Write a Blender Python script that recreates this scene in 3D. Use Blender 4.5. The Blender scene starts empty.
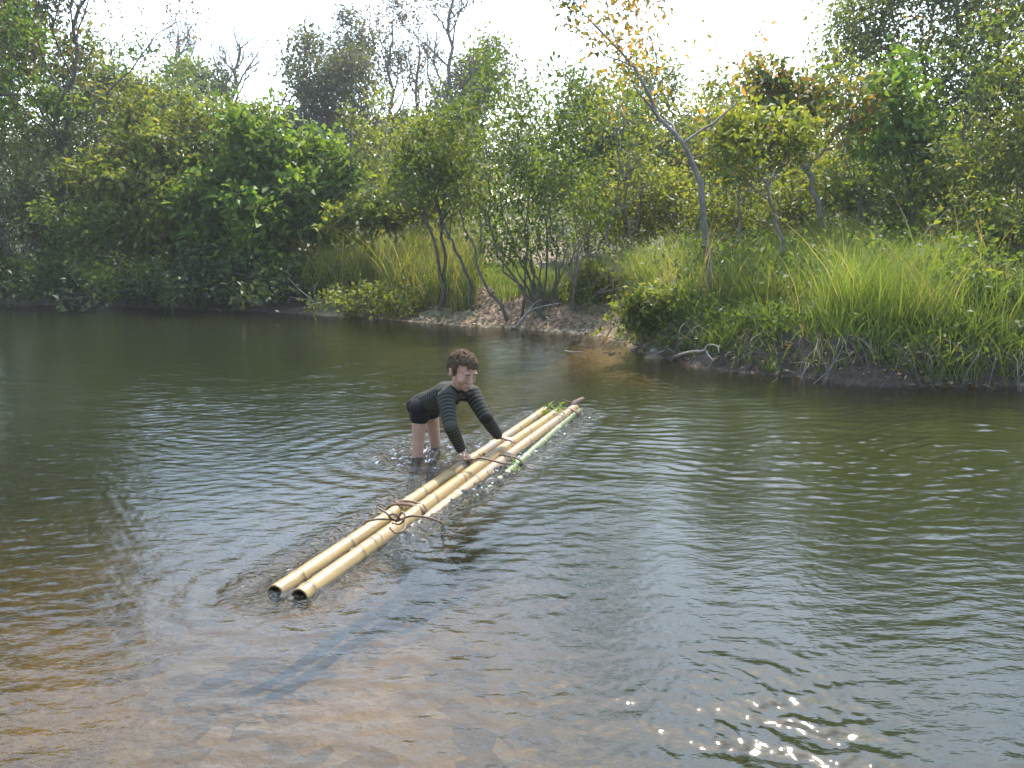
import bpy, bmesh, math
import numpy as np
from mathutils import Vector, Matrix

# ------------------------------------------------------------------ camera, light, exposure
S = bpy.context.scene
COL = S.collection
W, H = 1024, 768
F, CX, CY, HOR, CAMZ = 830.0, 512.0, 384.0, 238.0, 1.2
TH = math.atan((CY - HOR) / F)
cam_d = bpy.data.cameras.new('camera'); cam = bpy.data.objects.new('camera', cam_d); COL.objects.link(cam)
cam_d.sensor_width = 36.0; cam_d.lens = F / W * 36.0
cam_d.clip_start = 0.05; cam_d.clip_end = 2000
cam.location = (0, 0, CAMZ); cam.rotation_euler = (math.pi / 2 - TH, 0, 0)
S.camera = cam

SUN_EL, SUN_AZ = math.radians(55), math.radians(16)     # azimuth from +Y towards +X
world = bpy.data.worlds.new('World'); S.world = world; world.use_nodes = True
wn = world.node_tree.nodes; wl = world.node_tree.links
sky = wn.new('ShaderNodeTexSky'); sky.sky_type = 'NISHITA'; sky.sun_disc = False
sky.sun_elevation = SUN_EL; sky.sun_rotation = SUN_AZ
sky.air_density = 1.35; sky.dust_density = 1.3; sky.ozone_density = 1.0
wl.new(sky.outputs[0], wn['Background'].inputs[0]); wn['Background'].inputs[1].default_value = 0.15
sun_d = bpy.data.lights.new('sun', 'SUN'); sun_d.energy = 2.8; sun_d.angle = math.radians(0.5); sun_d.color = (1.0, 0.95, 0.86)
sun = bpy.data.objects.new('sun', sun_d); COL.objects.link(sun)
sdir = Vector((math.sin(SUN_AZ) * math.cos(SUN_EL), math.cos(SUN_AZ) * math.cos(SUN_EL), math.sin(SUN_EL)))
sun.rotation_euler = sdir.to_track_quat('Z', 'Y').to_euler(); sun.location = (10, 30, 40)
S.view_settings.view_transform = 'Standard'; S.view_settings.look = 'None'
S.view_settings.gamma = 1.0; S.view_settings.use_curve_mapping = False
S.view_settings.exposure = 2.1
S.render.engine = 'CYCLES'
cy = S.cycles
cy.max_bounces = 6; cy.diffuse_bounces = 2; cy.glossy_bounces = 3; cy.transmission_bounces = 4
cy.transparent_max_bounces = 8; cy.volume_bounces = 1
cy.caustics_reflective = False; cy.caustics_refractive = False
cy.use_denoising = True; cy.sample_clamp_indirect = 6.0

RNG = np.random.default_rng(11)

# ------------------------------------------------------------------ helpers: pixels to points
def ray(px, py):
    u = (px - CX) / F; v = (CY - py) / F
    return np.array([u, math.cos(TH) + v * math.sin(TH), -math.sin(TH) + v * math.cos(TH)])
def gpt(px, py, z=0.0):
    r = ray(px, py); t = (z - CAMZ) / r[2]
    return np.array([0, 0, CAMZ]) + r * t
def P(px, py, Y):
    r = ray(px, py)
    return np.array([0, 0, CAMZ]) + r * (Y / r[1])
def nrm(v):
    v = np.asarray(v, float); n = np.linalg.norm(v, axis=-1, keepdims=True)
    return v / np.maximum(n, 1e-9)
def sstep(a, b, x):
    t = np.clip((x - a) / (b - a), 0, 1); return t * t * (3 - 2 * t)

_nz = {}
def vnoise(x, y, seed=0):
    """smooth 2-D value noise, about -1..1"""
    if seed not in _nz: _nz[seed] = np.random.default_rng(seed + 100).uniform(-1, 1, (256, 256))
    g = _nz[seed]
    xi = np.floor(x).astype(int); yi = np.floor(y).astype(int)
    fx = x - xi; fy = y - yi; fx = fx * fx * (3 - 2 * fx); fy = fy * fy * (3 - 2 * fy)
    a = g[xi & 255, yi & 255]; b = g[(xi + 1) & 255, yi & 255]; c = g[xi & 255, (yi + 1) & 255]; d = g[(xi + 1) & 255, (yi + 1) & 255]
    return (a * (1 - fx) + b * fx) * (1 - fy) + (c * (1 - fx) + d * fx) * fy

# ------------------------------------------------------------------ helpers: meshes and tags
class MB:
    def __init__(self): self.v = []; self.q = []; self.n = 0; self.at = {}
    def add(self, verts, quads, **attrs):
        verts = np.asarray(verts, float).reshape(-1, 3); quads = np.asarray(quads, np.int64).reshape(-1, 4)
        self.v.append(verts); self.q.append(quads + self.n); self.n += len(verts)
        for k, a in attrs.items(): self.at.setdefault(k, []).append(np.asarray(a, float))
    def tube(self, pts, rad, sides=6, cap=True):
        pts = np.asarray(pts, float); n = len(pts)
        rad = np.broadcast_to(np.asarray(rad, float), (n,))
        t = np.gradient(pts, axis=0); t = nrm(t)
        ref = np.array([0, 0, 1.0]) if abs(t[0][2]) < 0.9 else np.array([1.0, 0, 0])
        u = nrm(np.cross(t[0], ref)); U = np.empty((n, 3)); U[0] = u
        for i in range(1, n):
            u = u - t[i] * np.dot(u, t[i]); u = u / max(np.linalg.norm(u), 1e-9); U[i] = u
        V = np.cross(t, U)
        a = np.linspace(0, 2 * math.pi, sides, endpoint=False)
        ring = pts[:, None] + rad[:, None, None] * (np.cos(a)[None, :, None] * U[:, None] + np.sin(a)[None, :, None] * V[:, None])
        vv = ring.reshape(-1, 3)
        i = np.arange(n - 1)[:, None] * sides; k = np.arange(sides)[None]; k2 = (k + 1) % sides
        q = np.stack([i + k, i + k2, i + sides + k2, i + sides + k], -1).reshape(-1, 4)
        if cap:
            vv = np.vstack([vv, pts[0] - t[0] * rad[0] * .3, pts[-1] + t[-1] * rad[-1] * .3]); b = n * sides
            k = np.arange(sides); k2 = (k + 1) % sides
            q = np.vstack([q, np.stack([k2, k, np.full(sides, b), np.full(sides, b)], -1),
                           np.stack([(n - 1) * sides + k, (n - 1) * sides + k2, np.full(sides, b + 1), np.full(sides, b + 1)], -1)])
        self.add(vv, q)
    def leaves(self, pos, d, up, ln, wd, fold=.25):
        """diamond leaves, slightly folded along the midrib"""
        pos = np.asarray(pos, float); n = len(pos)
        if n == 0: return
        d = nrm(d); s = nrm(np.cross(d, up)); up = np.cross(s, d)
        ln = np.broadcast_to(ln, (n,))[:, None]; wd = np.broadcast_to(wd, (n,))[:, None]
        mid = pos + d * ln * .45
        b = pos; tip = pos + d * ln - up * ln * .12
        L = mid + s * wd * .5 + up * wd * fold; R = mid - s * wd * .5 + up * wd * fold
        v = np.stack([b, R, tip, L], 1).reshape(-1, 3)
        q = np.arange(n * 4).reshape(-1, 4)
        self.add(v, q)
    def build(self, name, mat, parent=None, smooth=True):
        me = bpy.data.meshes.new(name)
        v = np.vstack(self.v); q = np.vstack(self.q)
        tri = q[:, 2] == q[:, 3]
        cnt = np.where(tri, 3, 4)
        keep = np.ones(q.shape, bool); keep[tri, 3] = False
        loops = q[keep]
        me.vertices.add(len(v)); me.vertices.foreach_set('co', v.astype(np.float32).ravel())
        me.loops.add(len(loops)); me.loops.foreach_set('vertex_index', loops.astype(np.int32))
        me.polygons.add(len(q)); st = np.concatenate([[0], np.cumsum(cnt)[:-1]]).astype(np.int32)
        me.polygons.foreach_set('loop_start', st)
        if smooth: me.polygons.foreach_set('use_smooth', np.ones(len(q), bool))
        me.update(calc_edges=True); me.validate()
        for k, a in self.at.items():
            at = me.attributes.new(k, 'FLOAT', 'POINT'); at.data.foreach_set('value', np.concatenate(a).astype(np.float32))
        me.materials.append(mat)
        o = bpy.data.objects.new(name, me); COL.objects.link(o)
        if parent: put(o, parent)
        return o

def put(o, parent):
    """parent o keeping world coordinates (parents only carry a translation)"""
    o.parent = parent
    o.matrix_parent_inverse = Matrix.Translation(-Vector(world_loc(parent)))
def world_loc(o):
    l = Vector(o.location)
    if o.parent: l = l + (o.matrix_parent_inverse.translation if o.parent else Vector()) + Vector(world_loc(o.parent))
    return l
def tag(o, label=None, cat=None, group=None, kind=None):
    if label: o['label'] = label
    if cat: o['category'] = cat
    if group: o['group'] = group
    if kind: o['kind'] = kind
    return o
def thing(name, loc, label, cat, group=None):
    e = bpy.data.objects.new(name, None); COL.objects.link(e); e.location = tuple(loc); e.empty_display_size = .1
    return tag(e, label, cat, group)

# ------------------------------------------------------------------ materials
def mat(name):
    m = bpy.data.materials.new(name); m.use_nodes = True
    nt = m.node_tree; nt.nodes.clear()
    out = nt.nodes.new('ShaderNodeOutputMaterial')
    return m, nt, nt.nodes, nt.links, out
def ramp(nodes, stops):
    r = nodes.new('ShaderNodeValToRGB'); e = r.color_ramp.elements
    while len(e) < len(stops): e.new(.5)
    for i, (p, c) in enumerate(stops): e[i].position = p; e[i].color = (*c, 1)
    return r
def noise(nodes, links, scale, detail=4, rough=.55, vec=None):
    n = nodes.new('ShaderNodeTexNoise'); n.inputs['Scale'].default_value = scale
    n.inputs['Detail'].default_value = detail; n.inputs['Roughness'].default_value = rough
    if vec is not None: links.new(vec, n.inputs['Vector'])
    return n
def bump(nodes, links, h, strength, dist, normal=None):
    b = nodes.new('ShaderNodeBump'); b.inputs['Strength'].default_value = strength; b.inputs['Distance'].default_value = dist
    links.new(h, b.inputs['Height'])
    if normal is not None: links.new(normal, b.inputs['Normal'])
    return b
def mixc(nodes, links, fac, a, b, mode='MIX'):
    m = nodes.new('ShaderNodeMix'); m.data_type = 'RGBA'; m.blend_type = mode
    for sock, val in ((m.inputs[0], fac), (m.inputs[6], a), (m.inputs[7], b)):
        if hasattr(val, 'is_linked'): links.new(val, sock)
        elif isinstance(val, tuple): sock.default_value = (*val, 1)
        else: sock.default_value = val
    return m.outputs[2]

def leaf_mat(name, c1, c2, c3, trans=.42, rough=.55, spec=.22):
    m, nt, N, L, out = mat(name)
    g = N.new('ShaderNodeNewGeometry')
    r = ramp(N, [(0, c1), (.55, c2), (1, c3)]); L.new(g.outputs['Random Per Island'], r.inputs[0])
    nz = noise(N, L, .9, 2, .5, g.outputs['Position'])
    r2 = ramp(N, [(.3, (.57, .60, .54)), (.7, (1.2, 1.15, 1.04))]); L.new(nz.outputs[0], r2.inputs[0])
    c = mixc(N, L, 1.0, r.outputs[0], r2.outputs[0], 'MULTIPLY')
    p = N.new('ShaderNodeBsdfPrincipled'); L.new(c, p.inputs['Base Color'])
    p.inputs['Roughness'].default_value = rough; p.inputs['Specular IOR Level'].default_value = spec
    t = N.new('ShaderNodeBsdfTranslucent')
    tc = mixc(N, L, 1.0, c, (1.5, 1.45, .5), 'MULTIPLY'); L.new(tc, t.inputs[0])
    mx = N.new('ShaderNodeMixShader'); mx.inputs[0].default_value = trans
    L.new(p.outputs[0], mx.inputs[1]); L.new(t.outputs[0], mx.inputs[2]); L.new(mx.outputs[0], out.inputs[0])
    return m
def bark_mat(name, c1, c2, scale=14):
    m, nt, N, L, out = mat(name)
    g = N.new('ShaderNodeNewGeometry')
    mp = N.new('ShaderNodeMapping'); mp.inputs['Scale'].default_value = (1, 1, .35); L.new(g.outputs['Position'], mp.inputs[0])
    nz = noise(N, L, scale, 5, .65, mp.outputs[0]); r = ramp(N, [(.3, c1), (.7, c2)]); L.new(nz.outputs[0], r.inputs[0])
    p = N.new('ShaderNodeBsdfPrincipled'); L.new(r.outputs[0], p.inputs['Base Color']); p.inputs['Roughness'].default_value = .85
    b = bump(N, L, nz.outputs[0], .5, .02); L.new(b.outputs[0], p.inputs['Normal']); L.new(p.outputs[0], out.inputs[0])
    return m
def plain_mat(name, c1, c2, scale=20, rough=.6, spec=.4, bs=.2, bd=.005):
    m, nt, N, L, out = mat(name)
    tcn = N.new('ShaderNodeNewGeometry')
    nz = noise(N, L, scale, 4, .6, tcn.outputs['Position']); r = ramp(N, [(.3, c1), (.7, c2)]); L.new(nz.outputs[0], r.inputs[0])
    p = N.new('ShaderNodeBsdfPrincipled'); L.new(r.outputs[0], p.inputs['Base Color'])
    p.inputs['Roughness'].default_value = rough; p.inputs['Specular IOR Level'].default_value = spec
    if bs: b = bump(N, L, nz.outputs[0], bs, bd); L.new(b.outputs[0], p.inputs['Normal'])
    L.new(p.outputs[0], out.inputs[0]); return m

M = {}
M['leaf_bright'] = leaf_mat('leaf_bright', (.055, .11, .02), (.095, .165, .028), (.16, .21, .04), .48)
M['leaf_olive'] = leaf_mat('leaf_olive', (.065, .095, .02), (.11, .14, .03), (.18, .18, .05), .52)
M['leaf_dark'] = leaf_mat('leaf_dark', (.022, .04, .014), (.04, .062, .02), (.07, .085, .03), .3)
M['leaf_mid'] = leaf_mat('leaf_mid', (.05, .085, .02), (.08, .125, .026), (.13, .155, .04), .48)
M['leaf_yellow'] = leaf_mat('leaf_yellow', (.09, .12, .025), (.14, .17, .03), (.2, .2, .045), .48)
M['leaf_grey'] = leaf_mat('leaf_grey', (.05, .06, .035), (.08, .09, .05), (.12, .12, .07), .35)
M['leaf_brown'] = leaf_mat('leaf_brown', (.075, .055, .03), (.12, .085, .05), (.17, .11, .06), .35)
M['leaf_orange'] = leaf_mat('leaf_orange', (.32, .11, .02), (.42, .17, .03), (.4, .24, .05), .5)
M['leaf_mixed'] = leaf_mat('leaf_mixed', (.07, .12, .025), (.12, .15, .03), (.33, .16, .04), .45)
M['leaf_turning'] = leaf_mat('leaf_turning', (.09, .13, .03), (.2, .15, .03), (.45, .18, .03), .5)
M['grass'] = leaf_mat('grass', (.085, .135, .028), (.125, .178, .04), (.20, .22, .075), .46, .6, .2)
M['grass_dry'] = leaf_mat('grass_dry', (.09, .12, .03), (.14, .16, .045), (.24, .22, .09), .45, .55, .3)
M['straw'] = leaf_mat('straw', (.2, .17, .07), (.3, .25, .12), (.42, .35, .19), .35, .6, .2)
M['litter'] = leaf_mat('litter', (.16, .09, .05), (.26, .16, .09), (.36, .26, .16), .15, .7, .2)
M['bark'] = bark_mat('bark', (.05, .042, .034), (.15, .13, .11))
M['bark_dark'] = bark_mat('bark_dark', (.025, .02, .016), (.075, .062, .05))
M['bark_pale'] = bark_mat('bark_pale', (.13, .115, .095), (.27, .25, .22))
M['dead_wood'] = bark_mat('dead_wood', (.10, .08, .06), (.25, .21, .17), 30)

# ------------------------------------------------------------------ the ground: bed, banks and land in one sheet
shore_px = [(0, 304), (100, 306), (230, 310), (320, 315), (400, 321), (470, 327), (535, 330), (585, 334), (622, 345), (650, 357),
            (700, 366), (760, 375), (850, 384), (930, 388), (1024, 389)]
SH = np.array([gpt(a, b)[:2] for a, b in shore_px])
SH = np.vstack([[-60, 19.5], [-25, 17.5], SH, [7, 6.3], [14, 5.2], [60, 2.0]])
NEAR = np.array([[-60, -4.5], [-8, -3.5], [0, -3.0], [6, -3.2], [60, -6.0]])
def ydist(x, y, poly):
    """signed distance to a polyline that runs in +x; positive on its +y side"""
    best = np.full(x.shape, 1e9)
    for (ax, ay), (bx, by) in zip(poly[:-1], poly[1:]):
        dx, dy = bx - ax, by - ay
        t = np.clip(((x - ax) * dx + (y - ay) * dy) / (dx * dx + dy * dy), 0, 1)
        best = np.minimum(best, np.hypot(x - ax - t * dx, y - ay - t * dy))
    sgn = np.where(y > np.interp(x, poly[:, 0], poly[:, 1]), 1.0, -1.0)
    return best * sgn
def ground_z(x, y):
    x = np.asarray(x, float); y = np.asarray(y, float)
    s = ydist(x, y, SH) + .10 * vnoise(x * 1.7, y * 1.7, 1) + .05 * vnoise(x * 5, y * 5, 2)
    sn = -ydist(x, y, NEAR)
    right = sstep(1.1, 1.6, x)
    left = 1 - sstep(-4.6, -3.6, x)
    rise = .30 * (right * sstep(0, .38, s) + (1 - right) * sstep(-.05, 1.2, s))
    land = rise + .10 * np.clip(s, 0, 4) + .055 * np.clip(s - 4, 0, 60) + .4 * sstep(15, 40, s) * (1 + .5 * vnoise(x * .05, y * .05, 3))
    land = land + (.05 * vnoise(x * .9, y * .9, 4) + .035 * vnoise(x * 3.1, y * 3.1, 5) + .015 * vnoise(x * 9, y * 9, 6)) * sstep(0, .5, s)
    shelf = .05 + .3 * left * sstep(.0, .35, -s) + .16 * right * sstep(.0, .25, -s) + .22 * sstep(0, 1.6, -s) + .10 * sstep(1.2, 3.5, -s)
    deep = .75 * np.exp(-((x + 4.5) / 3.6) ** 2 - ((y - 9.5) / 4.2) ** 2) + .65 * sstep(-.4, 1.6, x) * sstep(.3, 2.4, -s)
    bed = -(shelf + deep) + .02 * vnoise(x * 2.2, y * 2.2, 7) + .012 * vnoise(x * 7, y * 7, 8)
    bed = bed + .13 * (1 - sstep(2.0, 3.8, y)) * (1 - sstep(.6, 2.2, x))
    z = np.where(s > 0, land, bed * sstep(0, .12, -s))
    zn = np.where(sn > 0, .35 * sstep(0, 1.5, sn) + .06 * np.clip(sn, 0, 30), -9)
    return np.maximum(z, zn) if True else z
def gz(x, y): return float(ground_z(np.array([x]), np.array([y]))[0])

def axis(parts):
    out = []
    for a, b, st in parts: out.append(np.arange(a, b, st))
    return np.unique(np.round(np.concatenate(out + [np.array([parts[-1][1]])]), 5))
gx = axis([(-170, -40, 10), (-40, -14, 1.0), (-14, -9.5, .2), (-9.5, 6, .05), (6, 14, .25), (14, 40, 1.3), (40, 170, 10)])
gy = axis([(-120, -20, 10), (-20, -2, 1.2), (-2, 1, .3), (1, 6, .08), (6, 16, .05), (16, 24, .25), (24, 60, 1.5), (60, 170, 10)])
X, Y = np.meshgrid(gx, gy); Z = ground_z(X, Y)
nx, ny = len(gx), len(gy)
i = np.arange(ny - 1)[:, None] * nx + np.arange(nx - 1)[None]
q = np.stack([i, i + 1, i + nx + 1, i + nx], -1).reshape(-1, 4)
b = MB(); b.add(np.stack([X, Y, Z], -1).reshape(-1, 3), q)
m, nt, N, L, out = mat('riverbank_soil')
g = N.new('ShaderNodeNewGeometry'); sep = N.new('ShaderNodeSeparateXYZ'); L.new(g.outputs['Position'], sep.inputs[0])
n1 = noise(N, L, 2.2, 5, .6, g.outputs['Position']); n2 = noise(N, L, 16, 5, .65, g.outputs['Position']); n3 = noise(N, L, 55, 3, .6, g.outputs['Position'])
soil = ramp(N, [(.3, (.09, .056, .036)), (.5, (.2, .125, .08)), (.7, (.3, .21, .145))]); L.new(n2.outputs[0], soil.inputs[0])
litter = ramp(N, [(.3, (.05, .05, .025)), (.55, (.10, .095, .045)), (.75, (.2, .16, .09))]); L.new(n2.outputs[0], litter.inputs[0])
patch = ramp(N, [(.42, (0, 0, 0)), (.58, (1, 1, 1))]); L.new(n1.outputs[0], patch.inputs[0])
land = mixc(N, L, patch.outputs[0], soil.outputs[0], litter.outputs[0])
mx_ = N.new('ShaderNodeMapRange'); mx_.inputs[1].default_value = 2.0; mx_.inputs[2].default_value = 2.5
ab = N.new('ShaderNodeMath'); ab.operation = 'ADD'; ab.inputs[1].default_value = .85; L.new(sep.outputs[0], ab.inputs[0])
ab2 = N.new('ShaderNodeMath'); ab2.operation = 'ABSOLUTE'; L.new(ab.outputs[0], ab2.inputs[0]); L.new(ab2.outputs[0], mx_.inputs[0])
peat = ramp(N, [(.3, (.018, .014, .010)), (.55, (.05, .036, .024)), (.75, (.10, .075, .05))]); L.new(n2.outputs[0], peat.inputs[0])
land = mixc(N, L, mx_.outputs[0], land, peat.outputs[0])
vo = N.new('ShaderNodeTexVoronoi'); vo.inputs['Scale'].default_value = 13; L.new(g.outputs['Position'], vo.inputs['Vector'])
stone = ramp(N, [(0, (.07, .056, .034)), (.4, (.18, .14, .085)), (.8, (.25, .2, .125)), (1, (.34, .3, .22))]); L.new(vo.outputs['Color'], stone.inputs[0])
sand = ramp(N, [(.3, (.19, .145, .08)), (.7, (.36, .275, .165))]); L.new(n2.outputs[0], sand.inputs[0])
bedc = mixc(N, L, patch.outputs[0], stone.outputs[0], sand.outputs[0])
zz = N.new('ShaderNodeMapRange'); zz.inputs[1].default_value = -.03; zz.inputs[2].default_value = .06; L.new(sep.outputs[2], zz.inputs[0])
zs_ = N.new('ShaderNodeMapRange'); zs_.inputs[1].default_value = -.22; zs_.inputs[2].default_value = -.06; L.new(sep.outputs[2], zs_.inputs[0])
mm_ = N.new('ShaderNodeMath'); mm_.operation = 'MULTIPLY'; L.new(zs_.outputs[0], mm_.inputs[0]); L.new(mx_.outputs[0], mm_.inputs[1])
bedc = mixc(N, L, mm_.outputs[0], bedc, peat.outputs[0])
wet = mixc(N, L, zz.outputs[0], bedc, land)
p = N.new('ShaderNodeBsdfPrincipled'); L.new(wet, p.inputs['Base Color']); p.inputs['Roughness'].default_value = .85; p.inputs['Specular IOR Level'].default_value = .25
bb = bump(N, L, n3.outputs[0], .6, .02); b2 = bump(N, L, n2.outputs[0], .6, .05, bb.outputs[0]); L.new(b2.outputs[0], p.inputs['Normal'])
L.new(p.outputs[0], out.inputs[0])
tag(b.build('riverbank_ground', m), kind='structure')

# ------------------------------------------------------------------ raft layout (needed by the water too)
POLES = [  # near pixel, near z, far pixel, far z, radius, kind
    ((274, 594), -.011, (544, 411), .034, .0345, 0),
    ((299, 598), -.009, (558, 412), .042, .0355, 0),
    ((404, 537), -.03, (574, 408), .034, .033, 1),
    ((420, 545), -.045, (579, 411), .012, .023, 2),
]
PA = [(gpt(*a, za), gpt(*c, zc), r, k) for a, za, c, zc, r, k in POLES]
LEGS = [gpt(413, 456), gpt(433, 447)]

# ------------------------------------------------------------------ the water: real waves on a fan of fine quads
rows = np.exp(np.arange(math.log(.35), math.log(21), .0044)); cols = np.concatenate([np.arange(-1.25, -.72, .012), np.arange(-.72, .72, .0030), np.arange(.72, 1.2501, .012)])
WX = rows[:, None] * cols[None]; WY = np.repeat(rows[:, None], len(cols), 1)
def waves(x, y):
    r = np.random.default_rng(5); z = np.zeros_like(x); sx = np.zeros_like(x)
    wx = x + .5 * vnoise(x * .32, y * .32, 24) + .24 * vnoise(x * .8, y * .8, 20) + .05 * vnoise(x * 2.6, y * 2.6, 21)
    wy = y + .5 * vnoise(x * .3, y * .3, 25) + .24 * vnoise(x * .7, y * .7, 22) + .05 * vnoise(x * 2.4, y * 2.4, 23)
    for k in range(110):
        lam = .03 * (5.0 ** r.uniform()) if k > 8 else r.uniform(.25, .55) ; ang = math.radians(90 + r.normal(-5, 34 if lam < .07 else 23)); ph = r.uniform(0, 6.28)
        kk = 2 * math.pi / lam
        amp = .0056 * lam ** .95 if k > 8 else .0042 * lam
        env = .5 + .5 * vnoise(x * .55 / lam * .3 + k * 7.3, y * .4 / lam * .3 + k * 3.1, 30 + k % 5)
        z += amp * env * np.sin(kk * (math.cos(ang) * wx + math.sin(ang) * wy) + ph)
    return z
amp = np.clip(.82 + .5 * vnoise(WX * .45 + 3, WY * .4, 40) + .45 * vnoise(WX * 1.2, WY * .9, 42) - .10 * sstep(.3, 1.6, WX) * sstep(2.4, 3.2, WY), .25, 2)
amp *= .74 * (1 - .4 * (1 - sstep(-1.6, -.5, WX)) * sstep(3.2, 4.2, WY)) * (.62 + .38 * sstep(2.6, 4.2, WY)) * (1 - .35 * np.exp(-((WX - .5) / .9) ** 2 - ((WY - 3.3) / .8) ** 2))
amp += 1.15 * np.exp(-((WX - .64) / .27) ** 2 - ((WY - 1.85) / .34) ** 2)
dr = np.full(WX.shape, 1e9)
for a, c, r, k in PA[:3]:
    dx, dy = c[0] - a[0], c[1] - a[1]; t = np.clip(((WX - a[0]) * dx + (WY - a[1]) * dy) / (dx * dx + dy * dy), 0, 1)
    dr = np.minimum(dr, np.hypot(WX - a[0] - t * dx, WY - a[1] - t * dy))
dl = np.minimum(*[np.hypot(WX - p[0], WY - p[1]) for p in LEGS])
calm = 1 - .55 * np.exp(-((WX + 1.2) / 1.0) ** 2 - ((WY - 3.4) / 1.2) ** 2)      # lee of the raft
edge = sstep(.35, .6, WY) * (1 - sstep(18, 20.5, WY)) * (1 - sstep(1.12, 1.22, np.abs(WX / WY)))
bank = np.clip(-ydist(WX, WY, SH), 0, 9)
WZ = waves(WX, WY) * amp * calm * (.25 + .75 * sstep(0, 1.2, bank))
WZ += .0045 * np.sin(2 * math.pi * dl / .16) * np.exp(-dl / .45) * sstep(.02, .1, dl)
WZ += .005 * np.sin(2 * math.pi * dr / .14 + vnoise(WX * 2, WY * 2, 41) * 2) * np.exp(-dr / .22)
WZ *= edge
chop = np.clip(np.exp(-(dr / .16) ** 2) * (.55 + .6 * sstep(3.4, 4.6, WY)) + np.exp(-(dl / .26) ** 2), 0, 1)
WZ += edge * chop * (.012 * vnoise(WX * 20, WY * 20, 43) + .010 * vnoise(WX * 38, WY * 38, 44))
depth = np.clip(-ground_z(WX, WY), 0, 3)
nr, nc = WX.shape
i = np.arange(nr - 1)[:, None] * nc + np.arange(nc - 1)[None]
q = np.stack([i, i + 1, i + nc + 1, i + nc], -1).reshape(-1, 4)
b = MB(); b.add(np.stack([WX, WY, WZ], -1).reshape(-1, 3), q, chop=chop.ravel(), depth=depth.ravel())
x0, y0, x1, y1 = cols[0] * rows[0], rows[0], cols[0] * rows[-1], rows[-1]
fl = [(-60, -6, 0), (60, -6, 0), (60, y0, 0), (-x0, y0, 0), (x0, y0, 0), (-60, y0, 0), (-60, y1, 0), (x1, y1, 0), (-x1, y1, 0), (60, y1, 0)]
b.add(fl, [[0, 1, 2, 3], [0, 3, 4, 5], [5, 4, 7, 6], [3, 2, 9, 8]], chop=np.zeros(10), depth=np.full(10, .4))
m, nt, N, L, out = mat('river_water')
g = N.new('ShaderNodeNewGeometry')
ac = N.new('ShaderNodeAttribute'); ac.attribute_name = 'chop'; ad = N.new('ShaderNodeAttribute'); ad.attribute_name = 'depth'
mp = N.new('ShaderNodeMapping'); mp.inputs['Scale'].default_value = (1, 1.9, 1); L.new(g.outputs['Position'], mp.inputs[0])
w1 = noise(N, L, 11, 3, .55, mp.outputs[0]); w2 = noise(N, L, 42, 3, .6, mp.outputs[0]); w3 = noise(N, L, 34, 2, .5, g.outputs['Position'])
B1 = bump(N, L, w1.outputs[0], .14, .03); B2 = bump(N, L, w2.outputs[0], .10, .008, B1.outputs[0])
B3 = bump(N, L, w3.outputs[0], .0, .05, B2.outputs[0]); L.new(ac.outputs['Fac'], B3.inputs['Strength'])
fr = N.new('ShaderNodeFresnel'); fr.inputs[0].default_value = 1.42; L.new(B3.outputs[0], fr.inputs[1])
gl = N.new('ShaderNodeBsdfGlossy'); gl.inputs['Roughness'].default_value = .022; L.new(B3.outputs[0], gl.inputs['Normal'])
tr = N.new('ShaderNodeBsdfTransparent')
dm = N.new('ShaderNodeMapRange'); dm.inputs[1].default_value = 0; dm.inputs[2].default_value = .7; L.new(ad.outputs['Fac'], dm.inputs[0])
tint = ramp(N, [(0, (.95, .9, .82)), (.4, (.62, .54, .38)), (1, (.11, .105, .055))]); L.new(dm.outputs[0], tint.inputs[0]); L.new(tint.outputs[0], tr.inputs[0])
mk = N.new('ShaderNodeBsdfDiffuse'); mk.inputs[0].default_value = (.022, .026, .011, 1)
tf = N.new('ShaderNodeMath'); tf.operation = 'MULTIPLY'; tf.inputs[1].default_value = .55; L.new(dm.outputs[0], tf.inputs[0])
body = N.new('ShaderNodeMixShader'); L.new(tf.outputs[0], body.inputs[0]); L.new(tr.outputs[0], body.inputs[1]); L.new(mk.outputs[0], body.inputs[2])
mx = N.new('ShaderNodeMixShader'); L.new(fr.outputs[0], mx.inputs[0]); L.new(body.outputs[0], mx.inputs[1]); L.new(gl.outputs[0], mx.inputs[2])
L.new(mx.outputs[0], out.inputs[0])
tag(b.build('river_water', m), kind='structure')

# ------------------------------------------------------------------ vegetation builders
def curve_pts(a, c, n, bow=.12, rng=RNG, up=0.0):
    a = np.asarray(a, float); c = np.asarray(c, float); d = c - a; ln = np.linalg.norm(d)
    off = rng.normal(0, 1, 3); off -= nrm(d) * np.dot(off, nrm(d)); off = off * bow * ln * .5 + np.array([0, 0, up * ln])
    t = np.linspace(0, 1, n)[:, None]
    w = rng.normal(0, .018 * ln, (n, 3)); w[0] = 0; w[-1] = 0
    return a + d * t + off * (4 * t * (1 - t)) + w

def leaf_cluster(mb, rng, centers, outdir, n, spread, ln, aspect, droop=.25, flat=.8):
    c = np.repeat(centers, n, 0); o = np.repeat(outdir, n, 0); k = len(c)
    pos = c + rng.normal(0, 1, (k, 3)) * spread
    d = o * .5 + rng.normal(0, .8, (k, 3)); d[:, 2] -= droop
    up = rng.normal(0, 1 - flat * .55, (k, 3)); up[:, 2] += flat
    l = ln * rng.uniform(.45, 1.4, k)
    mb.leaves(pos, d, up, l, l * aspect * rng.uniform(.8, 1.2, k))

def lump(px, py, Yd, rx, ry, rd=None):
    """an ellipsoid of crown: centre pixel and depth, half sizes in pixels (depth half size in metres)"""
    c = P(px, py, Yd); k = Yd / F
    return (c, np.array([rx * k, rd if rd else (rx + ry) * .5 * k, ry * k]))

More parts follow.
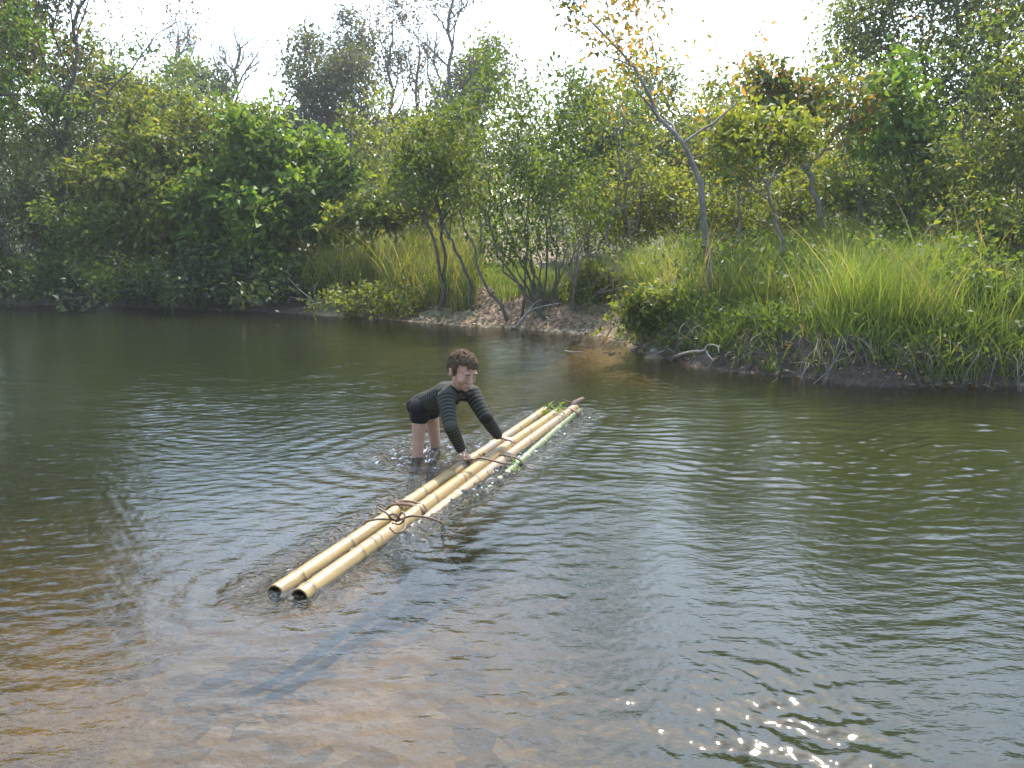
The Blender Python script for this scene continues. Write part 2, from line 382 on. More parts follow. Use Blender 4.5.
def leafy(name, label, cat, base, lumps, twigs, nleaf, ln, lmat, bmat, rtrunk=.08, stems=1, spread_stem=.15, aspect=.5, cl=.12,
          group=None, shell=.45, seed=1, droop=.25, trunk_frac=.75, sides=7, split_stems=False, lean=None, flat=.8):
    rng = np.random.default_rng(seed)
    base = np.asarray(base, float)
    t = thing(name, base, label, cat, group)
    cents = np.array([c for c, r in lumps]); vol = np.array([np.prod(r) ** .7 for c, r in lumps]); vol /= vol.sum()
    stem_mbs = []; nodes = []; noder = []
    order = np.argsort(cents[:, 0])
    for s in range(stems):
        sel = order[s::1][:1] if stems > 1 and stems <= len(lumps) else None
        tgt = cents[order[int((s + .5) / stems * len(lumps))]] if stems > 1 else (cents * vol[:, None]).sum(0)
        a = base + (np.array([rng.normal(0, spread_stem) + (s + .5 - stems / 2) / stems * spread_stem * 2, rng.normal(0, spread_stem), -.12]) if stems > 1 else np.array([0, 0, -.15]))
        top = a + (tgt - a) * trunk_frac + (rng.normal(0, .1, 3) if stems > 1 else 0)
        n = 9; pts = curve_pts(a, top, n, .10 if stems == 1 else .10, rng)
        if lean is not None: pts = np.array([a] + [np.asarray(q) for q in lean] + [top]); pts = smooth_poly(pts, 14); n = len(pts)
        r0 = rtrunk * (rng.uniform(.6, 1.1) if stems > 1 else 1)
        rr = r0 * np.linspace(1, .45, n); rr[0] *= 1.3
        mb = MB(); mb.tube(pts, rr, sides); stem_mbs.append(mb); nodes.append(pts[n // 3:]); noder.append(rr[n // 3:])
    own = [np.full(len(p), k) for k, p in enumerate(nodes)]
    NP = np.vstack(nodes); NR = np.concatenate(noder); NO = np.concatenate(own)
    crown = MB()
    for (c, r), w in zip(lumps, vol):
        d = np.linalg.norm(NP - c, axis=1) + 1.2 * np.clip(NP[:, 2] - c[2], 0, 9); j = int(np.argmin(d))
        rl = NR[j] * .6
        pts = curve_pts(NP[j], c, 7, .2, rng, .05); rr = np.linspace(rl, rl * .4, 7)
        stem_mbs[NO[j]].tube(pts, rr, 6, False)
        LP = pts[2:]; LR = rr[2:]; LO = np.full(len(LP), NO[j])
        nt_ = max(4, int(twigs * w))
        u = nrm(rng.normal(0, 1, (nt_, 3))); rad = (shell + (1 - shell) * rng.uniform(0, 1, nt_)) ** .8
        # knobbly outline: some directions reach further than others
        ph = rng.uniform(0, 6.28, 6); kn = 1 + .22 * np.sin(u[:, 0] * 5 + ph[0]) * np.sin(u[:, 2] * 5 + ph[1]) + .14 * np.sin(u[:, 1] * 9 + ph[2] + u[:, 0] * 7)
        tips = c + u * r * (rad * kn)[:, None]
        nsub = max(5, nt_ // 9); us = nrm(rng.normal(0, 1, (nsub, 3))); us[:, 2] += .15
        subc = c + us * r * rng.uniform(.55, 1.12, nsub)[:, None]
        pick = rng.integers(0, nsub, nt_); near_ = rng.uniform(0, 1, nt_) < .78
        tips = np.where(near_[:, None], subc[pick] + rng.normal(0, .17, (nt_, 3)) * r, tips)
        far_ = rng.uniform(0, 1, nt_) < .10; tips = np.where(far_[:, None], c + (tips - c) * rng.uniform(1.15, 1.6, nt_)[:, None], tips)
        tips = tips[tips[:, 2] > base[2] + .02]
        tips = tips[np.argsort(np.linalg.norm((tips - c) / r, axis=1))]
        SP = [LP]; SR = [LR]
        AP = LP; AR = LR
        ends = []; dirs = []
        for kk, tp in enumerate(tips):
            d = np.linalg.norm(AP - tp, axis=1) + .5 * np.clip(AP[:, 2] - tp[2], 0, 9); j2 = int(np.argmin(d))
            a = AP[j2]; pts = curve_pts(a, tp, 5, .22, rng, .04); r1 = max(min(AR[j2] * .7, .02), .004 * (ln / .1))
            rr = np.linspace(r1, max(r1 * .35, .0025), 5)
            stem_mbs[NO[j] if False else LO[0]].tube(pts, rr, 4, False)
            if kk < 60: AP = np.vstack([AP, pts[1:4]]); AR = np.concatenate([AR, rr[1:4]])
            dd = nrm(pts[-1] - pts[-2])
            ends += [pts[-1], pts[-2] * .5 + pts[-1] * .5, pts[-2]]; dirs += [dd, dd, dd]
        if ends: leaf_cluster(crown, rng, np.array(ends), np.array(dirs), max(1, nleaf // 3), cl, ln, aspect, droop, flat)
    if split_stems:
        for mb in stem_mbs: mb.build('stem', bmat, t)
    else:
        allm = MB()
        for mb in stem_mbs:
            for v, q_ in zip(mb.v, [x for x in mb.q]): pass
            vv = np.vstack(mb.v); qq = np.vstack(mb.q); allm.add(vv, qq)
        allm.build('trunk' if stems == 1 else 'stem', bmat, t)
    crown.build('crown' if stems == 1 else 'foliage', lmat, t)
    return t

def smooth_poly(pts, n):
    pts = np.asarray(pts, float); m_ = len(pts)
    tt = np.linspace(0, m_ - 1, n); res = []
    for t in tt:
        i_ = min(int(t), m_ - 2); f = t - i_
        p0 = pts[max(i_ - 1, 0)]; p1 = pts[i_]; p2 = pts[i_ + 1]; p3 = pts[min(i_ + 2, m_ - 1)]
        res.append(.5 * ((2 * p1) + (-p0 + p2) * f + (2 * p0 - 5 * p1 + 4 * p2 - p3) * f * f + (-p0 + 3 * p1 - 3 * p2 + p3) * f ** 3))
    return np.array(res)

def grow(mb, rng, p, d, ln, r, lev, ends, upw=.15, wob=.16, kids=(4, 6), ang=.75, shrink=.62):
    n = 7 if lev > 1 else 5
    pts = [np.asarray(p, float)]; d = nrm(d)
    for k in range(n - 1):
        d = nrm(d + rng.normal(0, wob, 3) + np.array([0, 0, upw])); pts.append(pts[-1] + d * ln / (n - 1))
    pts = np.array(pts); rr = np.linspace(r, r * (.45 if lev > 0 else .3), n)
    mb.tube(pts, rr, 6 if lev > 1 else 4, False)
    if lev == 0: ends.append((pts[-1], d)); ends.append((pts[2], d)); return
    for k in range(rng.integers(*kids) + (1 if lev > 1 else 0)):
        f = rng.uniform(.35, 1.0) if k else 1.0
        j = f * (n - 1); i_ = min(int(j), n - 2); q = pts[i_] + (pts[i_ + 1] - pts[i_]) * (j - i_)
        dd = nrm(pts[i_ + 1] - pts[i_]); side = nrm(rng.normal(0, 1, 3)); side -= dd * np.dot(side, dd)
        nd = nrm(dd * math.cos(ang) + nrm(side) * math.sin(ang) * rng.uniform(.7, 1.2)) if k else dd
        grow(mb, rng, q, nd, ln * shrink * rng.uniform(.75, 1.2) * (1.15 - .35 * f), rr[i_] * (.62 if k else .9), lev - 1, ends, upw, wob, kids, ang, shrink)

def open_tree(name, label, cat, base, top, rtrunk, bmat, lmat=None, nleaf=0, ln=.1, lev=3, seed=1, group=None, first=.5, kids=(4, 6), ang=.75,
              shrink=.62, leaf_prob=1.0, aspect=.5, cl=.1, mids=None, upw=.12, limb=.45):
    """tree with bare or thinly leaved branches: a drawn trunk line and branching limbs"""
    rng = np.random.default_rng(seed); base = np.asarray(base, float); top = np.asarray(top, float)
    t = thing(name, base, label, cat, group)
    mb = MB(); ends = []
    pts = smooth_poly([base - [0, 0, .2]] + ([np.asarray(x) for x in mids] if mids else []) + [top], 16)
    pts[1:-1] += rng.normal(0, .012 * np.linalg.norm(top - base), pts[1:-1].shape)
    rr = rtrunk * np.linspace(1, .3, 16); rr[0] *= 1.25
    mb.tube(pts, rr, 8); Lh = np.linalg.norm(top - base)
    nl = 7 + int(rng.integers(0, 4))
    for k in range(nl):
        f = first + (1 - first) * (k + .5) / nl if k < nl - 1 else 1.0
        j = min(int(f * 15), 14); dd = nrm(pts[j + 1] - pts[j]); a = rng.uniform(0, 6.28)
        side = np.array([math.cos(a), math.sin(a) * .8, .15])
        nd = nrm(dd * .55 + side * rng.uniform(.6, 1)) if k < nl - 1 else dd
        grow(mb, rng, pts[j + 1] if k == nl - 1 else pts[j], nd, Lh * limb * (1.25 - f) * rng.uniform(.8, 1.2) + .1, rr[j] * .6, lev - 1, ends, upw, .17, kids, ang, shrink)
    mb.build('trunk', bmat, t)
    if lmat and nleaf:
        E = np.array([e[0] for e in ends]); D = np.array([e[1] for e in ends]); s = rng.uniform(0, 1, len(E)) < leaf_prob
        c = MB(); leaf_cluster(c, rng, E[s], D[s], nleaf, cl, ln, aspect, .2); c.build('crown', lmat, t)
    return t

def on_ground(px, Yd):
    x = P(px, 300, Yd)[0]; return np.array([x, Yd, gz(x, Yd)])

exec_trees = True
# ---- far left: dark thicket, edge trees
leafy('edge_tree', 'leafy tree at the far left edge with a bright green hanging spray', 'tree', on_ground(-6, 17), [
    lump(10, 25, 17, 40, 40), lump(18, 95, 16.6, 34, 28), lump(-60, 60, 17, 60, 70)], 190, 24, .13, M['leaf_bright'], M['bark_dark'], .14, seed=3, cl=.14)
open_tree('slender_tree', 'slender forking tree with thin brownish leaves rising above the dark thicket', 'tree', on_ground(58, 17.5), P(82, -20, 17.5), .075,
    M['bark_dark'], M['leaf_brown'], 4, .075, 4, 12, first=.4, limb=.42, cl=.13, kids=(3, 5))
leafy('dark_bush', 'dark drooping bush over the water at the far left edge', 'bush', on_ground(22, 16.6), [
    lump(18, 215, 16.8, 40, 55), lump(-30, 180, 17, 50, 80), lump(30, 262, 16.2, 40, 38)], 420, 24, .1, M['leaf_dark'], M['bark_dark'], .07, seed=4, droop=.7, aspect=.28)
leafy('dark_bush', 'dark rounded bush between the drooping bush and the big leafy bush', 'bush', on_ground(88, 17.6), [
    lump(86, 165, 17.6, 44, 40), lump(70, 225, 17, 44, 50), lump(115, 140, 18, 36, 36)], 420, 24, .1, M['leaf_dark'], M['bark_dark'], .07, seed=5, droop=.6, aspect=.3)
leafy('forest_tree', 'tall dull green tree behind the dark bushes at left', 'tree', on_ground(40, 23), [
    lump(30, 130, 23, 60, 46), lump(95, 85, 23, 46, 40), lump(10, 70, 23, 50, 50)], 380, 27, .14, M['leaf_olive'], M['bark_dark'], .13, seed=6, cl=.18)
leafy('forest_tree', 'round dark green tree behind the bush left of the bare umbrella tree', 'tree', on_ground(135, 25), [
    lump(128, 75, 25, 34, 26), lump(150, 105, 25, 40, 34), lump(100, 110, 25, 34, 34)], 360, 27, .14, M['leaf_mid'], M['bark'], .12, seed=7, cl=.18)
# ---- the big bush group at left
leafy('broadleaf_bush', 'large sunlit olive green bush leaning over the river at left', 'bush', on_ground(185, 16.4), [
    lump(165, 150, 16.6, 55, 40), lump(225, 140, 16.4, 50, 36), lump(130, 200, 16.2, 55, 45), lump(205, 205, 15.9, 70, 50), lump(170, 258, 15.6, 60, 38)],
    800, 30, .125, M['leaf_olive'], M['bark_dark'], .12, seed=8, cl=.13, aspect=.5)
leafy('broadleaf_tree', 'dense bright green broadleaf tree at the right of the olive bush', 'tree', on_ground(285, 15.6), [
    lump(300, 175, 15.8, 48, 36), lump(262, 165, 15.6, 40, 32), lump(245, 215, 15.2, 52, 40), lump(310, 215, 15.4, 38, 36), lump(255, 262, 15.0, 48, 32)],
    720, 30, .15, M['leaf_bright'], M['bark'], .11, seed=9, cl=.13, aspect=.55)
leafy('waterside_bush', 'low grey green bush trailing to the water below the olive bush', 'bush', on_ground(80, 15.9), [
    lump(95, 240, 15.6, 45, 36), lump(65, 280, 15.2, 36, 26), lump(130, 284, 14.6, 44, 24), lump(20, 288, 15.6, 50, 22)], 380, 24, .1, M['leaf_mid'], M['bark_dark'], .05, seed=10, cl=.13)
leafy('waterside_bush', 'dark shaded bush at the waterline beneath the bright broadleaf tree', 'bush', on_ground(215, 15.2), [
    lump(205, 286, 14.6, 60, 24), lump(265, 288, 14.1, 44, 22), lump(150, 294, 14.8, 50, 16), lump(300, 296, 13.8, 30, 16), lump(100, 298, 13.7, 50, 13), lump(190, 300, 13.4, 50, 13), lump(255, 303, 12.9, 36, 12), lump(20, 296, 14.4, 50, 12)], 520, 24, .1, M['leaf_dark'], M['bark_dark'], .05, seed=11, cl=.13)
# ---- far hazy trees
open_tree('bare_tree', 'small bare umbrella shaped tree on the skyline at left', 'tree', on_ground(178, 42), P(178, 34, 42), .18, M['bark'], None, 0, .1, 4, 13,
    first=.72, ang=.9, limb=.34, kids=(4, 6), group=None)
open_tree('bare_tree', 'bare forked tree on the skyline right of the umbrella shaped one', 'tree', on_ground(228, 40), P(238, 44, 40), .17, M['bark'], None, 0, .1, 4, 14, first=.6, limb=.36)
leafy('skyline_tree', 'small rounded green tree on the skyline between two bare trees', 'tree', on_ground(200, 40), [
    lump(180, 78, 40, 24, 14), lump(210, 80, 40, 24, 16), lump(196, 110, 38, 50, 26)], 260, 24, .22, M['leaf_mid'], M['bark'], .12, seed=15, cl=.3)
leafy('skyline_tree', 'tall dense grey green tree wrapped in creeper left of centre', 'tree', on_ground(318, 30), [
    lump(318, 75, 30, 32, 30), lump(312, 115, 30, 28, 36), lump(345, 110, 30, 30, 40), lump(292, 150, 29, 30, 24)], 420, 27, .16, M['leaf_grey'], M['bark'], .15, seed=16, cl=.2)
open_tree('sparse_tree', 'tall thin tree with faint reddish twigs right of the creeper tree', 'tree', on_ground(385, 34), P(392, 25, 34), .12, M['bark'], M['leaf_brown'], 2, .13, 4, 17, first=.4, limb=.32, cl=.22, leaf_prob=.5)
open_tree('sparse_tree', 'hazy thin tree with dull leaves beside the creeper tree', 'tree', on_ground(352, 36), P(352, 40, 36), .10, M['bark'], M['leaf_grey'], 3, .15, 4, 18, first=.4, limb=.34, cl=.24, leaf_prob=.7)
open_tree('bare_tree', 'tallest bare tree standing in the middle of the skyline', 'tree', on_ground(450, 36), P(452, -5, 36), .15, M['bark'], M['leaf_brown'], 2, .13, 4, 19, first=.45, limb=.36, cl=.2, leaf_prob=.5)
open_tree('bare_tree', 'fine twigged bare tree rising behind the creeper wrapped tree', 'tree', on_ground(300, 38), P(305, 30, 38), .13, M['bark'], None, 0, .1, 4, 81, first=.5, limb=.36)
open_tree('bare_tree', 'thin bare tree just left of the tallest bare tree', 'tree', on_ground(415, 37), P(418, 45, 37), .12, M['bark'], None, 0, .1, 4, 82, first=.5, limb=.34)
leafy('skyline_tree', 'hazy grey green tree beside the tallest bare tree', 'tree', on_ground(480, 37), [
    lump(478, 62, 37, 24, 24), lump(490, 90, 37, 30, 22), lump(455, 95, 37, 26, 20)], 280, 21, .17, M['leaf_grey'], M['bark'], .12, seed=20, cl=.28, shell=.6)
leafy('skyline_tree', 'low dark hazy tree under the tallest bare tree', 'tree', on_ground(420, 33), [
    lump(420, 140, 33, 40, 24), lump(380, 150, 33, 40, 24), lump(455, 135, 33, 30, 26)], 380, 24, .17, M['leaf_grey'], M['bark'], .1, seed=21, cl=.24)
# ---- middle
leafy('sapling', 'yellow green sapling among dry grass left of the paired stems', 'sapling', on_ground(377, 14.0), [
    lump(372, 215, 14.0, 26, 20), lump(400, 200, 14.2, 26, 18), lump(350, 232, 14, 22, 16)], 130, 18, .12, M['leaf_yellow'], M['bark'], .025, seed=22, cl=.1, shell=.3)
open_tree('forked_sapling', 'thin dark pair of bare stems rising from the bank left of centre', 'sapling', on_ground(443, 12.3), P(405, 165, 12.4), .034, M['bark_dark'], M['leaf_olive'], 3, .09, 3, 23,
    first=.6, limb=.35, mids=[P(436, 245, 12.3)], cl=.1, leaf_prob=.5)
open_tree('forked_sapling', 'thin dark upright stem beside the paired stems', 'sapling', on_ground(448, 12.35), P(432, 150, 12.6), .031, M['bark_dark'], M['leaf_yellow'], 4, .075, 3, 24, first=.55, limb=.4,
    mids=[P(442, 230, 12.4)], cl=.12)
open_tree('leaning_sapling', 'dark stem leaning left out of the bank beside the shrub clump', 'sapling', on_ground(478, 12.0), P(425, 170, 12.4), .03, M['bark_dark'], M['leaf_mid'], 4, .075, 3, 25, first=.55, limb=.35,
    mids=[P(462, 268, 12.0), P(446, 225, 12.1)], cl=.12)
leafy('shrub_clump', 'tall many stemmed shrub on the sandy point at the centre of the bank', 'shrub', on_ground(538, 11.6), [
    lump(505, 85, 12, 24, 30), lump(468, 130, 12, 40, 34), lump(540, 120, 12.2, 34, 36), lump(430, 180, 11.8, 34, 34), lump(490, 185, 11.6, 44, 40), lump(548, 180, 11.8, 36, 44), lump(585, 205, 11.6, 24, 36), lump(520, 240, 11.4, 44, 30)],
    380, 15, .075, M['leaf_mid'], M['bark_dark'], .021, stems=15, spread_stem=.15, seed=26, cl=.11, split_stems=True, shell=.2)
open_tree('twiggy_shrub', 'small leafless twiggy shrub right of the shrub clump', 'shrub', on_ground(574, 11.2), P(578, 240, 11.2), .022, M['bark'], M['leaf_olive'], 1, .06, 3, 27, first=.1, limb=.6, cl=.05, leaf_prob=.4)
leafy('background_tree', 'mid green leafy tree just behind the shrub clump', 'tree', on_ground(590, 17), [
    lump(575, 115, 17, 34, 34), lump(615, 130, 17, 36, 36), lump(560, 165, 17, 40, 36), lump(620, 185, 16.5, 42, 36)], 480, 24, .10, M['leaf_mid'], M['bark'], .07, seed=28, cl=.16, shell=.2)
leafy('background_tree', 'dull green tree behind the paired stems', 'tree', on_ground(420, 18), [
    lump(410, 180, 18, 46, 34), lump(460, 165, 18, 40, 32), lump(430, 215, 17, 50, 30)], 330, 21, .10, M['leaf_yellow'], M['bark'], .06, seed=29, cl=.15, shell=.2)
leafy('background_tree', 'olive tree behind the orange leaved tree', 'tree', on_ground(665, 20), [
    lump(640, 95, 20, 44, 30), lump(690, 125, 20, 44, 34), lump(650, 160, 19, 50, 40), lump(720, 165, 19, 46, 36)], 500, 24, .11, M['leaf_olive'], M['bark'], .08, seed=30, cl=.18, shell=.2)
leafy('background_tree', 'yellow green tree with orange tips behind the leaning branch', 'tree', on_ground(775, 18), [
    lump(755, 125, 18, 40, 26), lump(800, 140, 18, 40, 32), lump(740, 165, 17.5, 46, 34), lump(800, 190, 17, 50, 34)], 430, 24, .095, M['leaf_mixed'], M['bark'], .06, seed=31, cl=.17, shell=.15)
leafy('background_tree', 'pale green tree low between shrub clump and orange tree', 'tree', on_ground(625, 14.5), [
    lump(610, 215, 14.5, 40, 28), lump(660, 205, 14.5, 46, 30), lump(700, 215, 14.5, 40, 26)], 330, 21, .085, M['leaf_yellow'], M['bark'], .04, seed=32, cl=.15, shell=.15)
# ---- the tree with orange leaves
ob = on_ground(710, 9.4); ob[2] = min(ob[2], P(710, 291, 9.4)[2])
t = open_tree('orange_leaved_tree', 'slender leaning tree with few orange leaves on the grassy bank', 'tree', ob, P(588, 18, 10.2), .041, M['bark'], M['leaf_turning'], 4, .085, 4, 33, first=.5, limb=.32,
    mids=[P(705, 235, 9.4), P(690, 165, 9.5), P(672, 128, 9.6), P(632, 75, 9.9)], cl=.09, leaf_prob=.42, aspect=.45, kids=(3, 4))
# ---- right side
open_tree('leaning_branch_tree', 'crooked dark thin tree leaning left in the tall grass', 'tree', on_ground(832, 11.5), P(768, 110, 12), .05, M['bark'], M['leaf_mixed'], 7, .11, 3, 34, first=.5, limb=.4,
    mids=[P(818, 200, 11.6), P(795, 155, 11.8)], cl=.12)
open_tree('leaning_branch_tree', 'thin leaning stem in tall grass right of the orange tree', 'tree', on_ground(790, 9.9), P(745, 150, 10.4), .028, M['bark'], M['leaf_yellow'], 7, .1, 3, 35, first=.5, limb=.35, mids=[P(772, 205, 10)], cl=.12)
leafy('forest_tree', 'big dark many branched tree filling the upper right', 'tree', on_ground(930, 16), [
    lump(850, 45, 16, 50, 44), lump(920, 25, 16, 54, 50), lump(985, 60, 16, 50, 50), lump(870, 105, 15.6, 50, 40), lump(930, 110, 15.4, 54, 44), lump(1000, 130, 15.2, 50, 50), lump(930, -30, 16, 70, 40)],
    1250, 21, .095, M['leaf_olive'], M['bark_dark'], .15, seed=36, cl=.17, shell=.2)
open_tree('red_tipped_tree', 'bare tree with reddish leaves at the top right corner', 'tree', on_ground(985, 18), P(1000, -30, 18), .09, M['bark_dark'], M['leaf_orange'], 2, .11, 4, 37, first=.5, limb=.4, cl=.14, leaf_prob=.35, kids=(3, 5))
leafy('broadleaf_sapling', 'bright broad leaved sapling in front of the dark tree at right', 'sapling', on_ground(905, 11.5), [
    lump(900, 95, 11.6, 38, 26), lump(880, 140, 11.5, 36, 28), lump(925, 150, 11.5, 34, 28)], 110, 15, .13, M['leaf_bright'], M['bark_dark'], .03, seed=38, cl=.13, shell=.2)
leafy('understorey_bush', 'dark bush behind the tall grass at right', 'bush', on_ground(900, 12.5), [
    lump(880, 190, 12.8, 54, 40), lump(940, 195, 12.5, 50, 44), lump(920, 240, 12, 50, 30)], 460, 21, .08, M['leaf_mid'], M['bark_dark'], .05, seed=39, cl=.14)
leafy('understorey_bush', 'twiggy dark green bush at the right edge above the bank', 'bush', on_ground(1005, 10.2), [
    lump(1000, 170, 10.6, 54, 50), lump(1040, 120, 10.8, 56, 60), lump(990, 235, 10, 50, 38), lump(1040, 250, 9.6, 50, 44)], 520, 21, .075, M['leaf_olive'], M['bark_dark'], .04, seed=40, cl=.14, shell=.2)
leafy('understorey_bush', 'olive bush behind the grass in line with the leaning stem', 'bush', on_ground(790, 13.5), [
    lump(770, 215, 13.5, 50, 30), lump(830, 205, 13.5, 50, 36), lump(720, 225, 13.2, 40, 26)], 380, 21, .08, M['leaf_olive'], M['bark_dark'], .04, seed=41, cl=.15, shell=.2)
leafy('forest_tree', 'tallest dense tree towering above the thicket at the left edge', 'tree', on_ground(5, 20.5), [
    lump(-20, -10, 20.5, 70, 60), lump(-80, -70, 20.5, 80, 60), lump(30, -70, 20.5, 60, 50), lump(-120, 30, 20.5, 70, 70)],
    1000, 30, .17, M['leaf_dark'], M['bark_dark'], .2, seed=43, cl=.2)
leafy('forest_tree', 'tall dark tree behind the bush at the right edge', 'tree', on_ground(1060, 14.5), [
    lump(1060, 30, 14.5, 50, 60), lump(1110, 0, 14.5, 60, 60), lump(1130, 80, 14.5, 70, 70)],
    480, 20, .13, M['leaf_mid'], M['bark_dark'], .17, seed=44, cl=.16, shell=.35)
# ---- thin saplings standing among the shrubs
for px, Yd, tx, ty, rt, lm, nl, lab, sd in [
    (545, 13.5, 556, 95, .025, 'leaf_mid', 4, 'straight thin sapling rising through the right side of the shrub clump', 71),
    (602, 12.8, 625, 120, .022, 'leaf_yellow', 3, 'thin leaning sapling behind the twiggy shrub', 72),
    (640, 13.5, 612, 110, .026, 'leaf_olive', 3, 'thin dark sapling between the shrub clump and the orange leaved tree', 73),
    (742, 12.5, 735, 95, .024, 'leaf_mixed', 4, 'slim sapling with yellow and orange leaves just right of the orange leaved tree', 74),
    (690, 13.0, 712, 120, .022, 'leaf_yellow', 3, 'slim sapling directly behind the trunk of the orange leaved tree', 75),
    (865, 12.0, 845, 90, .026, 'leaf_olive', 4, 'slim dark sapling in front of the big dark tree', 76),
    (955, 11.2, 968, 60, .028, 'leaf_mid', 4, 'slender sapling between the bright broad leaved sapling and the right edge bush', 77),
    (400, 14.5, 385, 120, .024, 'leaf_yellow', 3, 'thin sapling rising behind the yellow green sapling', 78),
    (340, 15.0, 352, 135, .024, 'leaf_olive', 3, 'thin sapling at the right flank of the bright broadleaf tree', 79),
    (478, 14.0, 486, 75, .026, 'leaf_mid', 4, 'tall thin sapling behind the left side of the shrub clump', 80)]:
    open_tree('thin_sapling', lab, 'sapling', on_ground(px, Yd), P(tx, ty, Yd + .3), rt, M['bark'], M[lm], nl, .085, 3, sd, first=.35, limb=.34, cl=.11, kids=(3, 5), leaf_prob=.8)
# ---- unseen-edge neighbours, so that the wood goes on past the frame
leafy('forest_tree', 'dull green tree just beyond the left end of the thicket', 'tree', on_ground(-140, 18), [lump(-140, 90, 18, 110, 80), lump(-120, 220, 17.5, 110, 70)], 420, 18, .16, M['leaf_dark'], M['bark_dark'], .12, seed=42, cl=.2)

# ---- distant wood: one mass of leaves and trunks on the rising ground
rng = np.random.default_rng(77); b = MB(); n = 2800
xs = rng.uniform(-42, 42, n); ys = rng.uniform(46, 62, n); hh = rng.uniform(1.5, 5.6, n) * (1 + .35 * vnoise(xs * .25, ys * .25, 50))
zs = ground_z(xs, ys) + hh * rng.uniform(.3, 1, n)
c = np.stack([xs, ys, zs], -1); leaf_cluster(b, rng, c, nrm(rng.normal(0, 1, (n, 3))), 26, .55, .34, .6)
tag(b.build('distant_wood', M['leaf_grey']), 'hazy far off wood closing the gaps behind the trees', 'wood', kind='stuff')
# undergrowth behind the first trees
b = MB(); n = 5200
xs = rng.uniform(-14, 9, n); ys = rng.uniform(8.5, 30, n); s = ydist(xs, ys, SH)
ok = (s > 2.2) & ~((xs > .6) & (xs < 4.2) & (s < 4.5)); xs, ys = xs[ok], ys[ok]
zs = ground_z(xs, ys) + rng.uniform(.05, 1, len(xs)) ** 1.3 * (.5 + .05 * ys) * (1 + .4 * vnoise(xs * .5, ys * .5, 51))
c = np.stack([xs, ys, zs], -1); leaf_cluster(b, rng, c, nrm(rng.normal(0, 1, (len(xs), 3))), 14, .16, .1, .5)
tag(b.build('undergrowth', M['leaf_mid']), 'tangled leafy undergrowth between the trees', 'undergrowth', kind='stuff')

# ------------------------------------------------------------------ grass
def grass(name, label, mat_, xs, ys, hmin, hmax, wd, lean, rng, seg=4):
    n = len(xs); zs = ground_z(xs, ys) - .02
    h = rng.uniform(hmin, hmax, n) * (.78 + .42 * vnoise(xs * 1.6, ys * 1.6, 65) + .2 * vnoise(xs * 4.5, ys * 4.5, 66)); a = rng.uniform(0, 6.283, n); ln = lean * rng.uniform(.2, 1.3, n) * h
    dx = np.cos(a) * ln; dy = np.sin(a) * ln; sa = a + math.pi / 2 + rng.normal(0, .5, n)
    w = wd * rng.uniform(.6, 1.3, n)
    V = []
    for k in range(seg + 1):
        f = k / seg; ww = w * (1 - f ** 1.6) * .5 + .0004
        px_ = xs + dx * f ** 1.9; py_ = ys + dy * f ** 1.9; pz_ = zs + h * f * (1 - .18 * f * lean)
        V += [np.stack([px_ + np.cos(sa) * ww, py_ + np.sin(sa) * ww, pz_], -1), np.stack([px_ - np.cos(sa) * ww, py_ - np.sin(sa) * ww, pz_], -1)]
    V = np.stack(V, 1).reshape(-1, 3); m_ = 2 * (seg + 1)
    q_ = np.array([[2 * k, 2 * k + 1, 2 * k + 3, 2 * k + 2] for k in range(seg)])
    Q = (np.arange(n)[:, None, None] * m_ + q_[None]).reshape(-1, 4)
    b_ = MB(); b_.add(V, Q)
    return tag(b_.build(name, mat_), label, 'grass', kind='stuff')
def scatter(n, x0, x1, y0, y1, cond, rng, tuft=0):
    xs = rng.uniform(x0, x1, n); ys = rng.uniform(y0, y1, n)
    if tuft: k = 12; xs = np.repeat(xs[: n // k], k) + rng.normal(0, tuft, n // k * k); ys = np.repeat(ys[: n // k], k) + rng.normal(0, tuft, n // k * k)
    s = ydist(xs, ys, SH); ok = cond(xs, ys, s); return xs[ok], ys[ok]
rng = np.random.default_rng(91); ob_x = P(710, 291, 9.4)[0]
xs, ys = scatter(72000, .9, 5.6, 6.8, 12.5, lambda x, y, s: (s > .45) & (s < 4.2) & (x > 1.0 + .3 * vnoise(y * 2, x, 60)) & (vnoise(x * 1.5, y * 1.5, 61) > -.42) & (x < 4.5 + .4 * vnoise(y * 1.5, y, 67)) & (s > .55 + .4 * vnoise(x * 1.3, y, 68)) & ~((y > 7.9) & (y < 9.45) & (np.abs(x - ob_x * y / 9.4) < .16)) & (y < 13 - .55 * x + 1), rng, .05)
grass('tall_grass', 'tall bright green grass covering the right bank', M['grass'], xs, ys, .2, .92, .0085, .55, rng)
xs, ys = scatter(30000, 1.0, 6.5, 6.4, 10, lambda x, y, s: (s > .10) & (s < 1.6), rng, .05)
grass('bank_grass', 'short ragged grass along the eroded edge of the right bank', M['grass'], xs, ys, .12, .42, .007, 1.0, rng)
xs, ys = scatter(13000, -4.2, -.6, 11.5, 16.5, lambda x, y, s: (s > .5) & (s < 3.6) & (vnoise(x * 1.3, y * 1.3, 62) > -.5), rng, .07)
grass('dry_grass', 'tall yellowing grass between the broadleaf tree and the saplings', M['grass_dry'], xs, ys, .25, 1.2, .018, .6, rng)
xs, ys = scatter(20000, -2.6, 1.4, 10.5, 15, lambda x, y, s: (s > .75) & (s < 4.5) & (vnoise(x * 2, y * 2, 63) > -.25 + .35 * (s < 1.4)), rng, .05)
grass('bank_grass', 'thin green grass patches on the sandy point at centre', M['grass'], xs, ys, .12, .4, .009, .7, rng)

